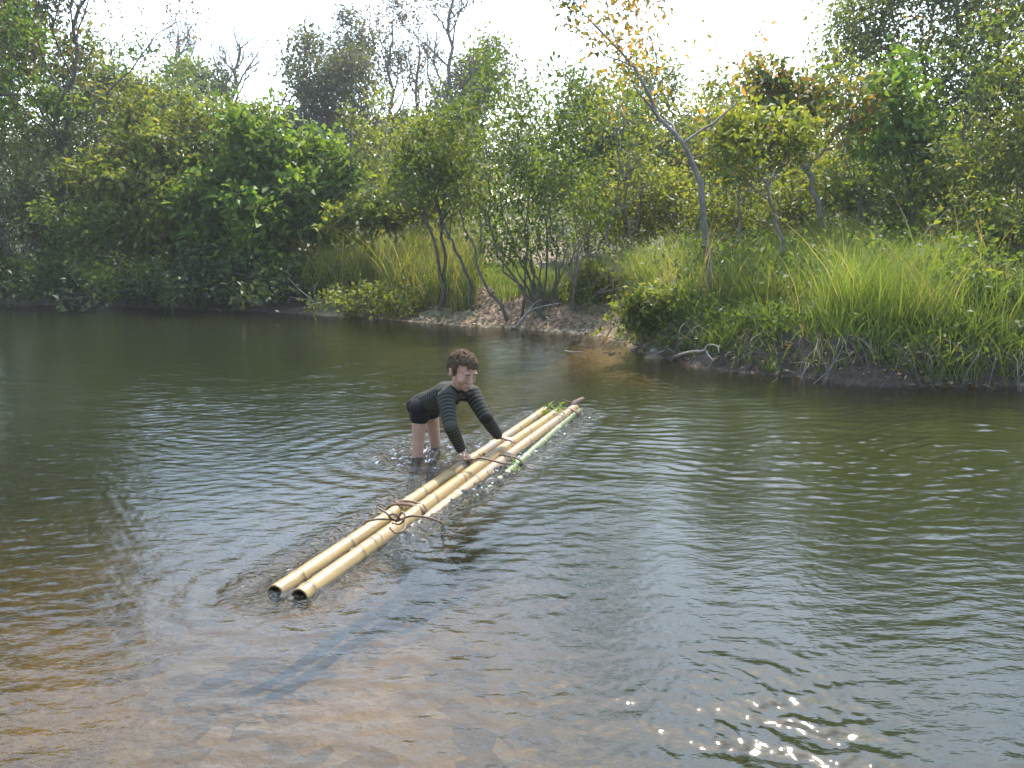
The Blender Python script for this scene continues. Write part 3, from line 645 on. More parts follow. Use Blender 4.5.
xs, ys = scatter(3600, .9, 5.4, 7.2, 12.5, lambda x, y, s: (s > .6) & (s < 4.5) & (vnoise(x * 2.1, y * 2.1, 69) > -.1), rng, .08)
grass('dry_stalks', 'dry straw coloured stalks standing among the green grass', M['straw'], xs, ys, .4, 1.15, .007, .8, rng)
b = MB(); xs, ys = scatter(1300, .9, 5.6, 7.3, 12.5, lambda x, y, s: (s > .7) & (s < 4.6) & (vnoise(x * 1.8, y * 1.8, 70) > .12), rng)
zs = ground_z(xs, ys) + rng.uniform(.1, .75, len(xs))
leaf_cluster(b, rng, np.stack([xs, ys, zs], -1), nrm(rng.normal(0, 1, (len(xs), 3))), 9, .07, .075, .45)
tag(b.build('grass_weeds', M['leaf_mid']), 'broad leaved weeds growing up through the tall grass', 'weeds', kind='stuff')
# leaf litter and low herbs on the banks
b = MB(); xs, ys = scatter(20000, -3.4, 6, 6.3, 13, lambda x, y, s: (s > .03) & (s < 2.2), rng)
zs = ground_z(xs, ys) + .012; k = len(xs); up = rng.normal(0, .35, (k, 3)); up[:, 2] += 1; d = rng.normal(0, 1, (k, 3)); d[:, 2] *= .2
b.leaves(np.stack([xs, ys, zs], -1), d, up, rng.uniform(.03, .085, k), rng.uniform(.015, .04, k))
tag(b.build('leaf_litter', M['litter']), 'dry fallen leaves scattered over the bank', 'leaf litter', kind='stuff')
b = MB(); xs, ys = scatter(3000, .9, 6.5, 6.4, 9.2, lambda x, y, s: (s > .05) & ((s < 1.0) | (x > 4.1)) & (s < 2.6) & (vnoise(x * 2.2, y * 2.2, 64) > -.3), rng)
zs = ground_z(xs, ys) + rng.uniform(.0, .2, len(xs))
leaf_cluster(b, rng, np.stack([xs, ys, zs], -1), nrm(rng.normal(0, 1, (len(xs), 3))), 8, .05, .055, .5)
tag(b.build('bank_herbs', M['leaf_mid']), 'low leafy herbs and creepers spilling over the right bank edge', 'herbs', kind='stuff')

# ------------------------------------------------------------------ waterside plants, roots, branches
for px, Yd, rx, ry, lm, lab, sd in [
    (375, 12.55, 46, 17, 'leaf_yellow', 'low bright green plant hanging over the water at left of the point', 51),
    (330, 14.0, 26, 12, 'leaf_mid', 'small plant at the water below the dry grass', 52),
    (655, 8.9, 34, 20, 'leaf_olive', 'rounded dark green shrub on the bank left of the orange tree trunk', 53),
    (1000, 7.6, 34, 24, 'leaf_mid', 'low leafy shrub on the bank at the right edge', 54),
    (595, 11.4, 20, 16, 'leaf_olive', 'little olive shrub on the sandy point behind the twiggy shrub', 55)]:
    g0 = on_ground(px, Yd); sy = 238 + (CAMZ - g0[2]) * F / Yd
    leafy('low_shrub', lab, 'shrub', g0, [lump(px, sy - ry * .9, Yd, rx, ry), lump(px + rx * .6, sy - ry * .6, Yd - .1, rx * .6, ry * .7), lump(px - rx * .6, sy - ry * .7, Yd, rx * .6, ry * .7)],
        150, 15, .07, M[lm], M['bark_dark'], .012, stems=3, spread_stem=.08, seed=sd, cl=.07, shell=.3)

def twig_object(name, label, cat, paths, r0, bm, group=None, sides=6):
    base = paths[0][0]; t_ = thing(name, base, label, cat, group)
    for k, pth in enumerate(paths):
        pts = smooth_poly(pth, 14); mb = MB(); mb.tube(pts, np.linspace(r0 if k == 0 else r0 * .6, r0 * .3, 14), sides)
        mb.build('branch' if cat != 'roots' else 'root', bm, t_)
    return t_
twig_object('driftwood', 'pale crooked driftwood branch at the foot of the right bank', 'driftwood',
    [[gpt(674, 357, .03), P(690, 352, 7.75), P(703, 351, 7.7), P(708, 345, 7.7), P(717, 346, 7.65), P(719, 353, 7.6)], [P(706, 350, 7.7), P(709, 356, 7.62), P(714, 361, 7.55)]], .017, M['dead_wood'])
twig_object('sunken_twig', 'thin pale twig poking out of the water beyond the raft', 'twig',
    [[gpt(562, 350, -.03), gpt(572, 352, .05), gpt(582, 352, .08), gpt(588, 356, .04), gpt(588, 362, -.04)], [gpt(572, 353, .05), gpt(580, 358, .0), gpt(584, 361, -.03)]], .007, M['dead_wood'])
twig_object('fallen_branch', 'grey fallen branch lying on the bank right of the shrub clump', 'branch',
    [[P(517, 326, 10.75), P(528, 312, 10.9), P(545, 306, 11), P(562, 303, 11.1)], [P(528, 313, 10.9), P(533, 305, 11), P(541, 299, 11.1)]], .016, M['dead_wood'])
twig_object('fallen_branch', 'bare spiky branch at the water left of the low bright plant', 'branch',
    [[gpt(325, 314, .0), P(312, 300, 13.2), P(300, 290, 13.4), P(288, 278, 13.6)], [P(312, 300, 13.2), P(303, 299, 13.2), P(290, 297, 13.2)], [P(318, 306, 13.1), P(314, 292, 13.2), P(318, 282, 13.3)]], .015, M['dead_wood'])
rng = np.random.default_rng(123)
ROOTS = ['thin root tangle on the bank just left of the pale driftwood', 'root tangle straight above the pale driftwood', 'root tangle first to the right of the pale driftwood',
         'root tangle under the orange leaved tree side of the tall grass', 'root tangle hanging below the thickest tall grass', 'spreading root tangle right of the thickest tall grass',
         'root tangle next to the last one at the right edge', 'last root tangle at the right edge of the bank']
for k, px in enumerate(np.linspace(650, 1010, 8)):
    x_ = P(px, 370, 7.4)[0]
    ysr = np.interp(x_, SH[:, 0], SH[:, 1]); paths = []
    for j in range(9):
        a = np.array([x_ + rng.uniform(-.3, .3), ysr + rng.uniform(.3, .5), 0]); a[2] = gz(a[0], a[1]) + .0
        e = np.array([a[0] + rng.uniform(-.45, .45), ysr - rng.uniform(.02, .18), -.04])
        m1 = a * .6 + e * .4 + np.array([rng.uniform(-.1, .1), -.12, .06 + rng.uniform(0, .1)])
        m2 = a * .25 + e * .75 + np.array([rng.uniform(-.1, .1), -.06, .03 + rng.uniform(0, .1)])
        paths.append([a, m1, m2, e])
    twig_object('exposed_roots', ROOTS[k], 'roots', paths, rng.uniform(.004, .008), M['bark_dark' if k % 3 else 'bark'], 'exposed roots along the right bank', 5)

# stones at the waterline
b = MB(); rng = np.random.default_rng(9)
ico = bmesh.new(); bmesh.ops.create_icosphere(ico, subdivisions=2, radius=1); iv = np.array([v.co[:] for v in ico.verts]); iq = np.array([[v.index for v in f.verts] + [f.verts[2].index] for f in ico.faces]); ico.free()
xs, ys = scatter(520, -2.6, 1.5, 6.2, 13, lambda x, y, s: (s > -.12) & (s < .35), rng)
for x_, y_ in zip(xs, ys):
    r_ = rng.uniform(.012, .05); sc = np.array([rng.uniform(.8, 1.4), rng.uniform(.8, 1.3), rng.uniform(.45, .8)]) * r_
    v = iv * (1 + .18 * np.sin(iv[:, [1]] * 4 + rng.uniform(0, 6)) * np.sin(iv[:, [0]] * 3 + rng.uniform(0, 6))) * sc
    b.add(v + [x_, y_, gz(x_, y_) + r_ * .15], iq)
tag(b.build('shore_pebbles', plain_mat('pebble', (.08, .065, .05), (.22, .175, .13), 25)), 'brown pebbles along the waterline', 'pebbles', kind='stuff')
# ------------------------------------------------------------------ the bamboo raft
def bamboo_mat(name, c1, c2, c3, node, dirt):
    m, nt, N, L, out = mat(name)
    al = N.new('ShaderNodeAttribute'); al.attribute_name = 'along'; an = N.new('ShaderNodeAttribute'); an.attribute_name = 'around'
    inn = N.new('ShaderNodeAttribute'); inn.attribute_name = 'inner'; nd = N.new('ShaderNodeAttribute'); nd.attribute_name = 'knot'; st = N.new('ShaderNodeAttribute'); st.attribute_name = 'stain'
    cmb = N.new('ShaderNodeCombineXYZ'); L.new(al.outputs['Fac'], cmb.inputs[0]); L.new(an.outputs['Fac'], cmb.inputs[1])
    mp = N.new('ShaderNodeMapping'); mp.inputs['Scale'].default_value = (2.2, 9, 1); L.new(cmb.outputs[0], mp.inputs[0])
    n1 = noise(N, L, 1.6, 5, .6, mp.outputs[0]); r = ramp(N, [(.25, c1), (.5, c2), (.75, c3)]); L.new(n1.outputs[0], r.inputs[0])
    mp2 = N.new('ShaderNodeMapping'); mp2.inputs['Scale'].default_value = (30, 14, 1); L.new(cmb.outputs[0], mp2.inputs[0])
    n2 = noise(N, L, 1.0, 4, .7, mp2.outputs[0]); r2 = ramp(N, [(.3, (.72, .68, .6)), (.6, (1.05, 1.03, 1.0))]); L.new(n2.outputs[0], r2.inputs[0])
    c = mixc(N, L, 1.0, r.outputs[0], r2.outputs[0], 'MULTIPLY')
    sm = N.new('ShaderNodeMath'); sm.operation = 'MULTIPLY'; L.new(st.outputs['Fac'], sm.inputs[0])
    r3 = ramp(N, [(.38, (0, 0, 0)), (.52, (1, 1, 1))]); n3 = noise(N, L, 2.0, 4, .7, mp2.outputs[0]); L.new(n3.outputs[0], r3.inputs[0]); L.new(r3.outputs[0], sm.inputs[1])
    c = mixc(N, L, sm.outputs[0], c, dirt)
    c = mixc(N, L, nd.outputs['Fac'], c, node)
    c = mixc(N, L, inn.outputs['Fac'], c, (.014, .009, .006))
    p = N.new('ShaderNodeBsdfPrincipled'); L.new(c, p.inputs['Base Color']); p.inputs['Roughness'].default_value = .38; p.inputs['Specular IOR Level'].default_value = .45
    b_ = bump(N, L, n2.outputs[0], .15, .003); L.new(b_.outputs[0], p.inputs['Normal']); L.new(p.outputs[0], out.inputs[0]); return m
BM = [bamboo_mat('bamboo_yellow', (.15, .10, .032), (.225, .15, .05), (.27, .20, .085), (.07, .045, .025), (.15, .12, .10)),
      bamboo_mat('bamboo_tan', (.16, .10, .05), (.235, .155, .072), (.29, .21, .115), (.09, .05, .03), (.2, .14, .09)),
      bamboo_mat('bamboo_green', (.07, .09, .035), (.11, .135, .06), (.18, .19, .10), (.30, .32, .2), (.2, .22, .12))]
def pole(name, a, c, r, kind, parent, k0, stains, bow=.0, label=None):
    a = np.asarray(a, float); c = np.asarray(c, float); ln = np.linalg.norm(c - a); d = (c - a) / ln
    n = 640; t = np.linspace(0, ln, n); side = nrm(np.cross(d, [0, 0, 1])); up = np.cross(side, d)
    ctr = a + d * t[:, None] + side * (bow * np.sin(t / ln * math.pi))[:, None] + side * (.006 * np.sin(t * 2.3 + k0 * 9))[:, None]
    sp = .335; ph = ((t - k0) / sp) % 1.0; dn = np.minimum(ph, 1 - ph) * sp
    rr = r * (1 - .05 * t / ln) * (1 + .085 * np.exp(-(dn / .012) ** 2) - .03 * np.exp(-((dn - .03) / .02) ** 2))
    knot = np.exp(-(dn / .0065) ** 2)
    stn = np.zeros(n)
    for s0, w in stains: stn = np.maximum(stn, np.exp(-((t - s0) / w) ** 4))
    S_ = 18; ang = np.linspace(0, 2 * math.pi, S_, endpoint=False)
    prof = [(ctr[i_], rr[i_], t[i_], 0., knot[i_], stn[i_]) for i_ in range(n)]
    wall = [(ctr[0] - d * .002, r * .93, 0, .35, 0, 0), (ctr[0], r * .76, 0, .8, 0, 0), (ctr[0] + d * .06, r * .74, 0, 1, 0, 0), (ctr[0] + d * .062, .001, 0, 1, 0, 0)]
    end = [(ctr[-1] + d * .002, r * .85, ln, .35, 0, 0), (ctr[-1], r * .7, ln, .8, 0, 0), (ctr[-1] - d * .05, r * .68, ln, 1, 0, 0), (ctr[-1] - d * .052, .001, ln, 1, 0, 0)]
    pr = wall[::-1] + prof + end; V = []; at = {k: [] for k in ('along', 'around', 'inner', 'knot', 'stain')}
    for ce, ra, al, inn, kn, stv in pr:
        V.append(ce + ra * (np.cos(ang)[:, None] * side + np.sin(ang)[:, None] * up))
        for k_, v_ in (('along', al + k0 * 3), ('inner', inn), ('knot', kn), ('stain', stv)): at[k_].append(np.maximum(v_, np.clip(.35 - np.sin(ang) * .9, 0, 1)) if k_ == 'stain' else np.full(S_, v_))
        at['around'].append(np.abs(ang - math.pi) * r * 12)
    i_ = np.arange(len(pr) - 1)[:, None] * S_ + np.arange(S_)[None]; j_ = np.arange(len(pr) - 1)[:, None] * S_ + (np.arange(S_)[None] + 1) % S_
    b_ = MB(); b_.add(np.vstack(V), np.stack([i_, j_, j_ + S_, i_ + S_], -1).reshape(-1, 4), **{k_: np.concatenate(v_) for k_, v_ in at.items()})
    o = b_.build(name, BM[kind], parent)
    if label: o['label'] = label
    return o
mid = (PA[0][0] + PA[1][1]) / 2
raft = thing('bamboo_raft', (mid[0], mid[1], 0), 'raft of yellow and green bamboo poles lashed with vine under the child', 'raft')
pole('bamboo_pole', *PA[0], raft, .13, [(1.62, .07), (2.0, .09), (2.32, .07), (2.75, .06)], .012)
pole('bamboo_pole', *PA[1], raft, .05, [(2.9, .03)], -.006)
pole('bamboo_pole', *PA[2], raft, .21, [(1.1, .2), (2.1, .2)], .0, 'pinkish tan bamboo pole with its near end under water')
pole('bamboo_pole', *PA[3], raft, .02, [], .01, 'thin wet green bamboo pole along the outer side')
RD = nrm(PA[1][1] - PA[1][0]); RS = nrm(np.cross(RD, [0, 0, 1]))
def on_pole(k, px):
    """centre of pole k where it crosses image column px"""
    a, c = PA[k][0], PA[k][1]; ts = np.linspace(0, 1, 400); q_ = a + (c - a) * ts[:, None]
    f = nrm([0, math.cos(TH), -math.sin(TH)]); rel = q_ - [0, 0, CAMZ]; col = CX + F * rel[:, 0] / (rel @ f)
    return q_[int(np.argmin(np.abs(col - px)))]
M['vine'] = plain_mat('vine', (.06, .035, .02), (.19, .11, .06), 60, .7)
M['weed'] = leaf_mat('weed', (.08, .14, .03), (.12, .2, .05), (.2, .26, .09), .3)
def lash(ks, px, wraps, rt, rng, name='vine_lashing'):
    cs = [on_pole(k, px + 8 * k_) for k_, k in enumerate(ks)]; ref = cs[0]
    cs = [ref + RS * np.dot(c_ - ref, RS) + np.array([0, 0, 1]) * (c_[2] - ref[2]) for c_ in cs]
    ctr = (cs[0] + cs[-1]) / 2; hw = np.linalg.norm(cs[-1] - cs[0]) / 2 + .036; hh = .038
    mb = MB(); a = np.linspace(0, 2 * math.pi * wraps, 40 * wraps)
    ca, sa = np.cos(a), np.sin(a); e = .72
    pts = ctr + RS * (hw * np.sign(ca) * np.abs(ca) ** e)[:, None] + np.array([0, 0, 1]) * (hh * np.sign(sa) * np.abs(sa) ** e)[:, None] + RD * (.013 * a / 6.28 + .010 * np.sin(a * 1.3))[:, None]
    pts = pts + rng.normal(0, .0015, pts.shape); mb.tube(pts, rt, 6); return mb, ctr, hw
rng = np.random.default_rng(31)
mb, ctr, hw = lash((0, 1), 394, 4, .0058, rng); mb.build('vine_lashing', M['vine'], raft)
Zv = np.array([0, 0, 1.0])
for path in [  # knot loops and loose ends
    [(396, 521, .085), (385, 512, .11), (377, 507.5, .12)], [(400, 520, .08), (383, 519, .10), (368, 521, .085), (364, 525, .07)],
    [(396, 522, .08), (402, 512, .125), (405, 517, .12), (400, 524, .085), (392, 523, .09)], [(398, 521, .085), (410, 516, .11), (425, 517, .10), (438, 521, .07), (444, 525, .04), (441, 527, .02)],
    [(390, 528, .08), (397, 533, .09), (405, 528, .10), (404, 520, .10)], [(394, 520, .09), (389, 516, .12), (395, 514, .13), (400, 519, .10)]]:
    mb = MB(); mb.tube(smooth_poly([gpt(*q_) for q_ in path], 16), np.linspace(.0055, .0035, 16), 6); mb.build('vine_end', M['vine'], raft)
mb, ctr, hw = lash((0, 1, 2, 3), 477, 2, .005, rng); mb.build('vine_lashing', M['vine'], raft)
for path in [[(470, 462, .09), (478, 458, .10), (490, 460, .10), (502, 463, .08), (512, 464, .05)], [(452, 462, .06), (462, 460, .1), (474, 459, .1)]]:
    mb = MB(); mb.tube(smooth_poly([gpt(*q_) for q_ in path], 16), .0055, 6); mb.build('vine_end', M['vine'], raft)
mb, ctr, hw = lash((0, 1, 2, 3), 548, 2, .006, rng)
mb.build('vine_lashing', M['vine'], raft)
b = MB(); c_ = np.array([gpt(511 + rng.normal(0, 4), 463 + rng.normal(0, 2), .045) for _ in range(5)])
leaf_cluster(b, rng, c_, nrm(rng.normal(0, 1, c_.shape)), 3, .016, .028, .35); o = b.build('tangled_weed', M['weed'], raft); o['label'] = 'bits of green weed caught on the second lashing'
b = MB(); c_ = np.array([gpt(554 + rng.normal(0, 5), 410 + rng.normal(0, 1), .075) for _ in range(13)])
leaf_cluster(b, rng, c_, nrm(rng.normal(0, 1, c_.shape)), 3, .02, .06, .28); o = b.build('tangled_weed', M['weed'], raft); o['label'] = 'fresh green leaves tied at the far end'
mb = MB(); e = PA[2][1]
mb.tube([e - RD * .06, e + Zv * .03 + RD * .02, e + RD * .12 + Zv * .045 + RS * .03], [.028, .022, .014], 8)
mb.tube([e + Zv * .03, e - RS * .08 + Zv * .05], [.008, .005], 5); mb.build('pole_stub', plain_mat('rotten_wood', (.02, .012, .008), (.07, .04, .025), 40, .8), raft)

# ------------------------------------------------------------------ the child
def ico_pts(sub=2):
    bm_ = bmesh.new(); bmesh.ops.create_icosphere(bm_, subdivisions=sub, radius=1)
    v = np.array([x.co[:] for x in bm_.verts]); f = np.array([[x.index for x in p_.verts] for p_ in bm_.faces]); bm_.free(); return v, f
IV, IF = ico_pts(2)
class Blob:
    def __init__(self): self.v = []; self.f = []; self.n = 0
    def ell(self, c, r, R=None):
        r = np.broadcast_to(np.asarray(r, float), (3,)); v = IV * r
        if R is not None: v = v @ np.asarray(R).T
        self.v.append(v + np.asarray(c)); self.f.append(IF + self.n); self.n += len(IV)
    def chain(self, pts, rad, R=None, flat=None, step=.25):
        """row of ellipsoids from joint to joint; rad may be 3-vectors in frame R"""
        pts = np.asarray(pts, float); rad = np.asarray(rad, float)
        for (a, c_), (ra, rc) in zip(zip(pts[:-1], pts[1:]), zip(rad[:-1], rad[1:])):
            n = max(2, int(np.linalg.norm(c_ - a) / (step * min(np.min(ra), np.min(rc)))) + 1)
            for t in np.linspace(0, 1, n): self.ell(a + (c_ - a) * t, ra + (rc - ra) * t, R)
    def build(self, name, mat_, voxel, smooth_it, parent):
        me = bpy.data.meshes.new(name); v = np.vstack(self.v); f = np.vstack(self.f)
        me.from_pydata(v.tolist(), [], f.tolist())
        o = bpy.data.objects.new(name, me); COL.objects.link(o)
        r = o.modifiers.new('r', 'REMESH'); r.mode = 'VOXEL'; r.voxel_size = voxel
        if smooth_it: s_ = o.modifiers.new('s', 'SMOOTH'); s_.factor = .5; s_.iterations = smooth_it
        dg = bpy.context.evaluated_depsgraph_get(); me2 = bpy.data.meshes.new_from_object(o.evaluated_get(dg)); o.modifiers.clear()
        o.data = me2; me2.name = name; me2.materials.clear(); me2.materials.append(mat_)
        me2.polygons.foreach_set('use_smooth', np.ones(len(me2.polygons), bool)); put(o, parent); return o
def attr_along(o, paths, name='stripe'):
    me = o.data; n = len(me.vertices); co = np.empty(n * 3); me.vertices.foreach_get('co', co); co = co.reshape(-1, 3)
    best = np.full(n, 9.); val = np.zeros(n)
    for pth, off in paths:
        pth = np.asarray(pth); acc = off
        for a, c_ in zip(pth[:-1], pth[1:]):
            d = c_ - a; L_ = np.linalg.norm(d); t = np.clip((co - a) @ d / L_ ** 2, 0, 1); q_ = np.linalg.norm(co - a - t[:, None] * d, axis=1)
            s_ = q_ < best; best[s_] = q_[s_]; val[s_] = acc + t[s_] * L_; acc += L_
    at = me.attributes.new(name, 'FLOAT', 'POINT'); at.data.foreach_set('value', val.astype(np.float32))

skin = plain_mat('skin', (.27, .145, .095), (.35, .195, .135), 30, .5, .4, .05, .002)
for n_ in skin.node_tree.nodes:
    if n_.type == 'BSDF_PRINCIPLED': n_.inputs['Subsurface Weight'].default_value = .15; n_.inputs['Subsurface Radius'].default_value = (.012, .005, .003)
hairm = plain_mat('hair', (.036, .023, .014), (.08, .051, .031), 70, .85, .05, .8, .006)
shortm = plain_mat('black_swim_shorts', (.006, .0055, .005), (.012, .011, .010), 40, .8, .12)
dark = plain_mat('eye_dark', (.02, .015, .012), (.03, .02, .015), 30, .2, .5, 0); lid_shadow = plain_mat('eye_lid_shadow', (.14, .11, .10), (.18, .15, .13), 30, .3, .5, 0)  # eyeball tone is brown: shadow of the lowered lid painted into the colour
lipm = plain_mat('lip', (.24, .10, .075), (.28, .125, .095), 40, .45, .4, 0)
m, nt, N, L, out = mat('striped_shirt'); shirtm = m
at = N.new('ShaderNodeAttribute'); at.attribute_name = 'stripe'
sn = N.new('ShaderNodeMath'); sn.operation = 'MULTIPLY'; sn.inputs[1].default_value = 6.283 / .023; L.new(at.outputs['Fac'], sn.inputs[0])
s2 = N.new('ShaderNodeMath'); s2.operation = 'SINE'; L.new(sn.outputs[0], s2.inputs[0])
r = ramp(N, [(.30, (.013, .0125, .010)), (.66, (.046, .044, .034))]); mr = N.new('ShaderNodeMapRange'); mr.inputs[1].default_value = -1; mr.inputs[2].default_value = 1; L.new(s2.outputs[0], mr.inputs[0]); L.new(mr.outputs[0], r.inputs[0])
p = N.new('ShaderNodeBsdfPrincipled'); L.new(r.outputs[0], p.inputs['Base Color']); p.inputs['Roughness'].default_value = .85; p.inputs['Specular IOR Level'].default_value = .12
g = N.new('ShaderNodeNewGeometry'); nz = noise(N, L, 26, 3, .6, g.outputs['Position']); b_ = bump(N, L, nz.outputs[0], .6, .012); L.new(b_.outputs[0], p.inputs['Normal']); L.new(p.outputs[0], out.inputs[0])

wl_r, wl_l = gpt(414, 456), gpt(433, 447)
hip_r, hip_l = P(420, 409, 4.50), P(430, 405, 4.66)
knee_r = wl_r + [.02, -.02, -.02]; knee_l = wl_l + [.02, -.02, -.01]
ank_r = wl_r + [-.04, .03, -.30]; ank_l = wl_l + [-.04, .03, -.30]
fz_r, fz_l = gz(*ank_r[:2]), gz(*ank_l[:2]); ank_r[2] = min(ank_r[2], fz_r + .06); ank_l[2] = min(ank_l[2], fz_l + .06)
pel = P(424, 404, 4.58); chest = P(447, 394, 4.44); neck0 = P(457.5, 389.5, 4.37); headc = P(463.2, 370.5, 4.32)
sh_r, el_r, wr_r = P(446, 398, 4.27), P(450, 425, 4.14), P(461, 449, 4.245)
sh_l, el_l, wr_l = P(472, 393.5, 4.46), P(486, 418, 4.37), P(498, 435.5, 4.485)
FWD = nrm([.91, -.41, 0]); SIDE = nrm(sh_l - sh_r)
boy = thing('person', (*((wl_r + wl_l) / 2)[:2], (fz_r + fz_l) / 2), 'child in dark striped shirt and black shorts wading bent over the bamboo raft', 'person')
body = Blob()
TX = nrm(neck0 - pel); TSd = nrm(SIDE - TX * np.dot(SIDE, TX)); TU = np.cross(TX, TSd); TU = TU if TU[2] > 0 else -TU
TR = np.stack([TX, TSd, TU], 1)
def limbs(B, g_, arms=True, legs=True):
    if legs:
        for h, k_, a in ((hip_r, knee_r, ank_r), (hip_l, knee_l, ank_l)):
            B.chain([h, h * .5 + k_ * .5, k_, k_ * .6 + a * .4 + [-.012, .006, 0], a], np.array([.052, .041, .033, .032, .022]) + g_)
            ft = FWD * .11; B.chain([a + [0, 0, -.02], a + ft * .6 + [0, 0, -.035], a + ft + [0, 0, -.042]], [.026, .024, .016])
    if arms:
        for s_, e_, w_ in ((sh_r, el_r, wr_r), (sh_l, el_l, wr_l)):
            B.chain([s_, s_ * .5 + e_ * .5, e_, e_ * .6 + w_ * .4, w_], np.array([.038, .032, .026, .027, .019]) + g_)
def torso(B, g_):
    B.chain([pel, pel * .55 + chest * .45, chest, chest * .4 + neck0 * .6], [np.array([.06, .088, .06]) + g_, np.array([.06, .080, .056]) + g_, np.array([.065, .092, .066]) + g_, np.array([.04, .075, .045]) + g_], TR)
    B.chain([chest * .45 + neck0 * .55, sh_r], [.045 + g_, .038 + g_]); B.chain([chest * .45 + neck0 * .55, sh_l], [.045 + g_, .038 + g_])
torso(body, -.004); limbs(body, -.003)
# head frame
HF = nrm([.62, -.74, -.40]); HR = nrm(np.cross(HF, [0, .1, 1])); HU = np.cross(HR, HF)
HR_ = HR; RH = np.stack([HR, HF, HU], 1)
def hp(r_, f_, u_): return headc + HR * r_ + HF * f_ + HU * u_
body.chain([neck0, headc + HU * -.05 - HF * .02], [.036, .034])
body.ell(hp(0, -.012, .022), (.070, .086, .078), RH)          # cranium
body.ell(hp(0, .022, -.012), (.060, .056, .066), RH)          # face
body.ell(hp(0, .030, -.058), (.043, .044, .034), RH)          # jaw
body.ell(hp(0, .058, -.078), (.019, .017, .015), RH)          # chin
for s_ in (-1, 1):
    body.ell(hp(.030 * s_, .044, -.030), (.026, .026, .028), RH)  # cheek
    body.ell(hp(.027 * s_, .066, .016), (.020, .008, .006), RH)   # brow ridge
    body.ell(hp(.071 * s_, -.008, -.012), (.008, .017, .024), RH) # ear
    body.ell(hp(.076 * s_, -.014, .000), (.006, .012, .014), RH)
    body.ell(hp(.009 * s_, .078, -.030), (.007, .008, .007), RH)  # nostril
body.chain([hp(0, .072, .010), hp(0, .084, -.012), hp(0, .090, -.027)], [.007, .008, .0095])
body.ell(hp(0, .073, -.050), (.020, .010, .007), RH); body.ell(hp(0, .071, -.060), (.016, .010, .007), RH)
# hands: palm, four unequal fingers with bent knuckles, thumb from the side of the palm
def hand(B, w_, d, nrm_, thumb_side, curl, spread):
    d = nrm(d); n_ = nrm(nrm_ - d * np.dot(nrm_, d)); s_ = np.cross(d, n_) * thumb_side
    B.chain([w_, w_ + d * .018], [.018, .017])
    R_ = np.stack([d, s_, n_], 1)
    B.chain([w_ + d * .012, w_ + d * .034, w_ + d * .054], [np.array([.014, .019, .011]), np.array([.016, .026, .011]), np.array([.012, .026, .009])], R_)
    for k_, (off, l_) in enumerate(((.0195, .048), (.0065, .054), (-.0065, .050), (-.0190, .040))):
        r0 = w_ + d * .055 + s_ * off; dd = nrm(d + s_ * off * spread)
        p1 = r0 + dd * l_ * .42 + n_ * .004; p2 = p1 + nrm(dd - n_ * curl) * l_ * .32; p3 = p2 + nrm(dd - n_ * curl * 1.9) * l_ * .26
        B.chain([r0 - d * .01, r0, p1, p2, p3], [.0078, .0078, .0070, .0062, .0052], step=.4)
    t0 = w_ + d * .018 + s_ * .018; t1 = t0 + nrm(d * .55 + s_ * .8 - n_ * .15) * .028; t2 = t1 + nrm(d * .9 + s_ * .35 - n_ * .25) * .024
    B.chain([t0, t1, t2], [.0105, .0085, .0065], step=.4)
# right hand (at the left in view) lies over the first pole; left hand lies flat across the second and third pole
pole_r = on_pole(0, 466); pole_l = on_pole(1, 510)
dR = nrm(np.array([.50, -.02, -.62])); hand(body, wr_r, dR, nrm([.6, .0, .8]), 1, .55, 6)
dL = nrm(np.array([.88, -.10, -.32])); hand(body, wr_l, dL, nrm([.3, .0, .95]), -1, .15, 11)
body.build('body', skin, .0036, 3, boy)
# the parts
sb = Blob(); torso(sb, .008)
sb.chain([pel + TX * .05 - TU * .02, chest - TU * .022], [np.array([.05, .082, .055]), np.array([.055, .088, .06])], TR)
for s_, e_, w_ in ((sh_r, el_r, wr_r), (sh_l, el_l, wr_l)):
    sb.chain([s_, s_ * .5 + e_ * .5, e_, e_ * .6 + w_ * .4, e_ * .06 + w_ * .94], [.050, .045, .039, .037, .030])
rr_ = np.random.default_rng(4)
ngl = nrm(headc - neck0); a_ = nrm(np.cross(ngl, SIDE)); s2_ = np.cross(ngl, a_)
for th in np.linspace(0, 6.283, 30): sb.ell(neck0 + ngl * .012 + (a_ * math.cos(th) + s2_ * math.sin(th)) * .038, .012)
so = sb.build('shirt', shirtm, .0048, 3, boy)
attr_along(so, [([pel, chest, neck0], 0), ([sh_r, el_r, wr_r], .01), ([sh_l, el_l, wr_l], .01)])
sh = Blob()
sh.chain([pel - TX * .03, pel + TX * .045], [np.array([.062, .097, .068]), np.array([.058, .094, .066])], TR)
for h, k_ in ((hip_r, knee_r), (hip_l, knee_l)): sh.chain([h, h * .86 + k_ * .14], [.063, .058])
sh.build('shorts', shortm, .005, 3, boy)
hb = Blob(); cr = hp(0, -.012, .022)
rr_ = np.random.default_rng(8)
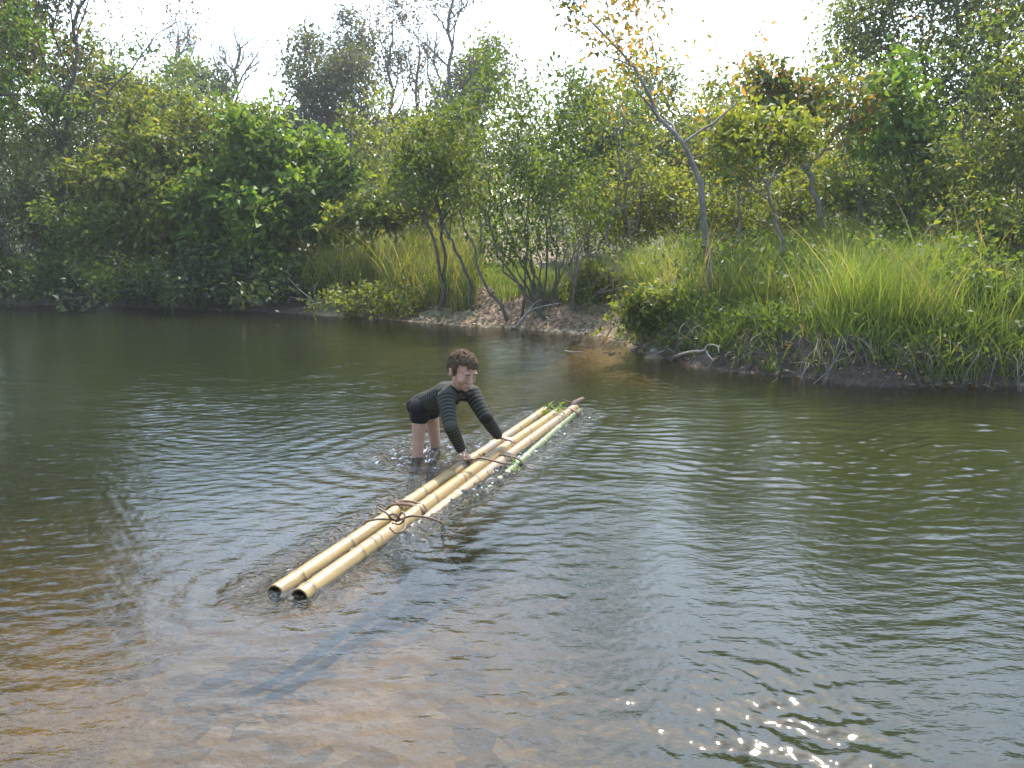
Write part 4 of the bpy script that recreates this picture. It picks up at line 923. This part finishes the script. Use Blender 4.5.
for k_ in range(900):
    u = nrm(rr_.normal(0, 1, 3))   # in head frame: right, forward, up
    if u[2] < .60 * u[1] - .50 - .25 * max(0, -u[1]) or (u[1] > .34 and u[2] < .40 + .10 * math.sin(u[0] * 17)): continue
    c0 = cr + RH @ (u * np.array([.064, .079, .070])); hb.ell(c0, rr_.uniform(.009, .012))
    vv = np.array([.55, .75, -.15]) if u[2] > .3 else np.array([0, .25, -1.0])
    vv = vv + rr_.normal(0, .35, 3); tg = nrm(vv - u * np.dot(vv, u)); c1 = c0 + RH @ (u * .008); L1 = rr_.uniform(.014, .028)
    hb.chain([c1, c1 + RH @ (tg * .6 + u * .18) * L1, c1 + RH @ (tg * 1.1 + u * .1) * L1], [.0046, .0038, .0018], step=.6)
hb.build('hair', hairm, .0028, 3, boy)
for s_ in (-1, 1):
    e = Blob(); c0 = hp(.026 * s_, .064, -.001); e.ell(c0 - HU * .001, (.0105, .0080, .0024), RH); eo = e.build('eye', lid_shadow, .0015, 0, boy)
    e = Blob(); e.ell(hp(.027 * s_, .0718, -.0025), (.0085, .003, .0024), RH); io = e.build('lash_line', dark, .0009, 0, eo)  # wide thin dark lash line of the lowered lid
    e = Blob(); e.chain([hp(.014 * s_, .0755, .014), hp(.027 * s_, .0755, .019), hp(.042 * s_, .068, .014)], [.003, .0035, .002], step=.4); e.build('eyebrow', dark, .0015, 1, boy)
e = Blob(); e.chain([hp(-.018, .0775, -.0525), hp(0, .0845, -.0510), hp(.018, .0765, -.0525)], [.002, .0030, .002], step=.4); e.chain([hp(-.015, .0770, -.0585), hp(0, .0828, -.0605), hp(.015, .0760, -.0585)], [.002, .0034, .002], step=.4)
e.build('lips', lipm, .0013, 1, boy)

# ------------------------------------------------------------------ the hazy air
def haze(density):
    x0, x1, y0, y1, z0, z1 = -178, 178, -128, 178, -4, 24
    b_ = MB(); b_.add([(x, y, z) for z in (z0, z1) for y in (y0, y1) for x in (x0, x1)],
                      [[0, 2, 3, 1], [4, 5, 7, 6], [0, 1, 5, 4], [2, 6, 7, 3], [0, 4, 6, 2], [1, 3, 7, 5]])
    m, nt, N, L, out = mat('haze_air'); v = N.new('ShaderNodeVolumePrincipled'); v.inputs['Color'].default_value = (.93, .96, 1, 1)
    v.inputs['Density'].default_value = density; v.inputs['Anisotropy'].default_value = .35; L.new(v.outputs[0], out.inputs['Volume'])
    tag(b_.build('haze', m, smooth=False), 'thin bright haze in the sunny air', 'haze', kind='stuff')
haze(.0009)
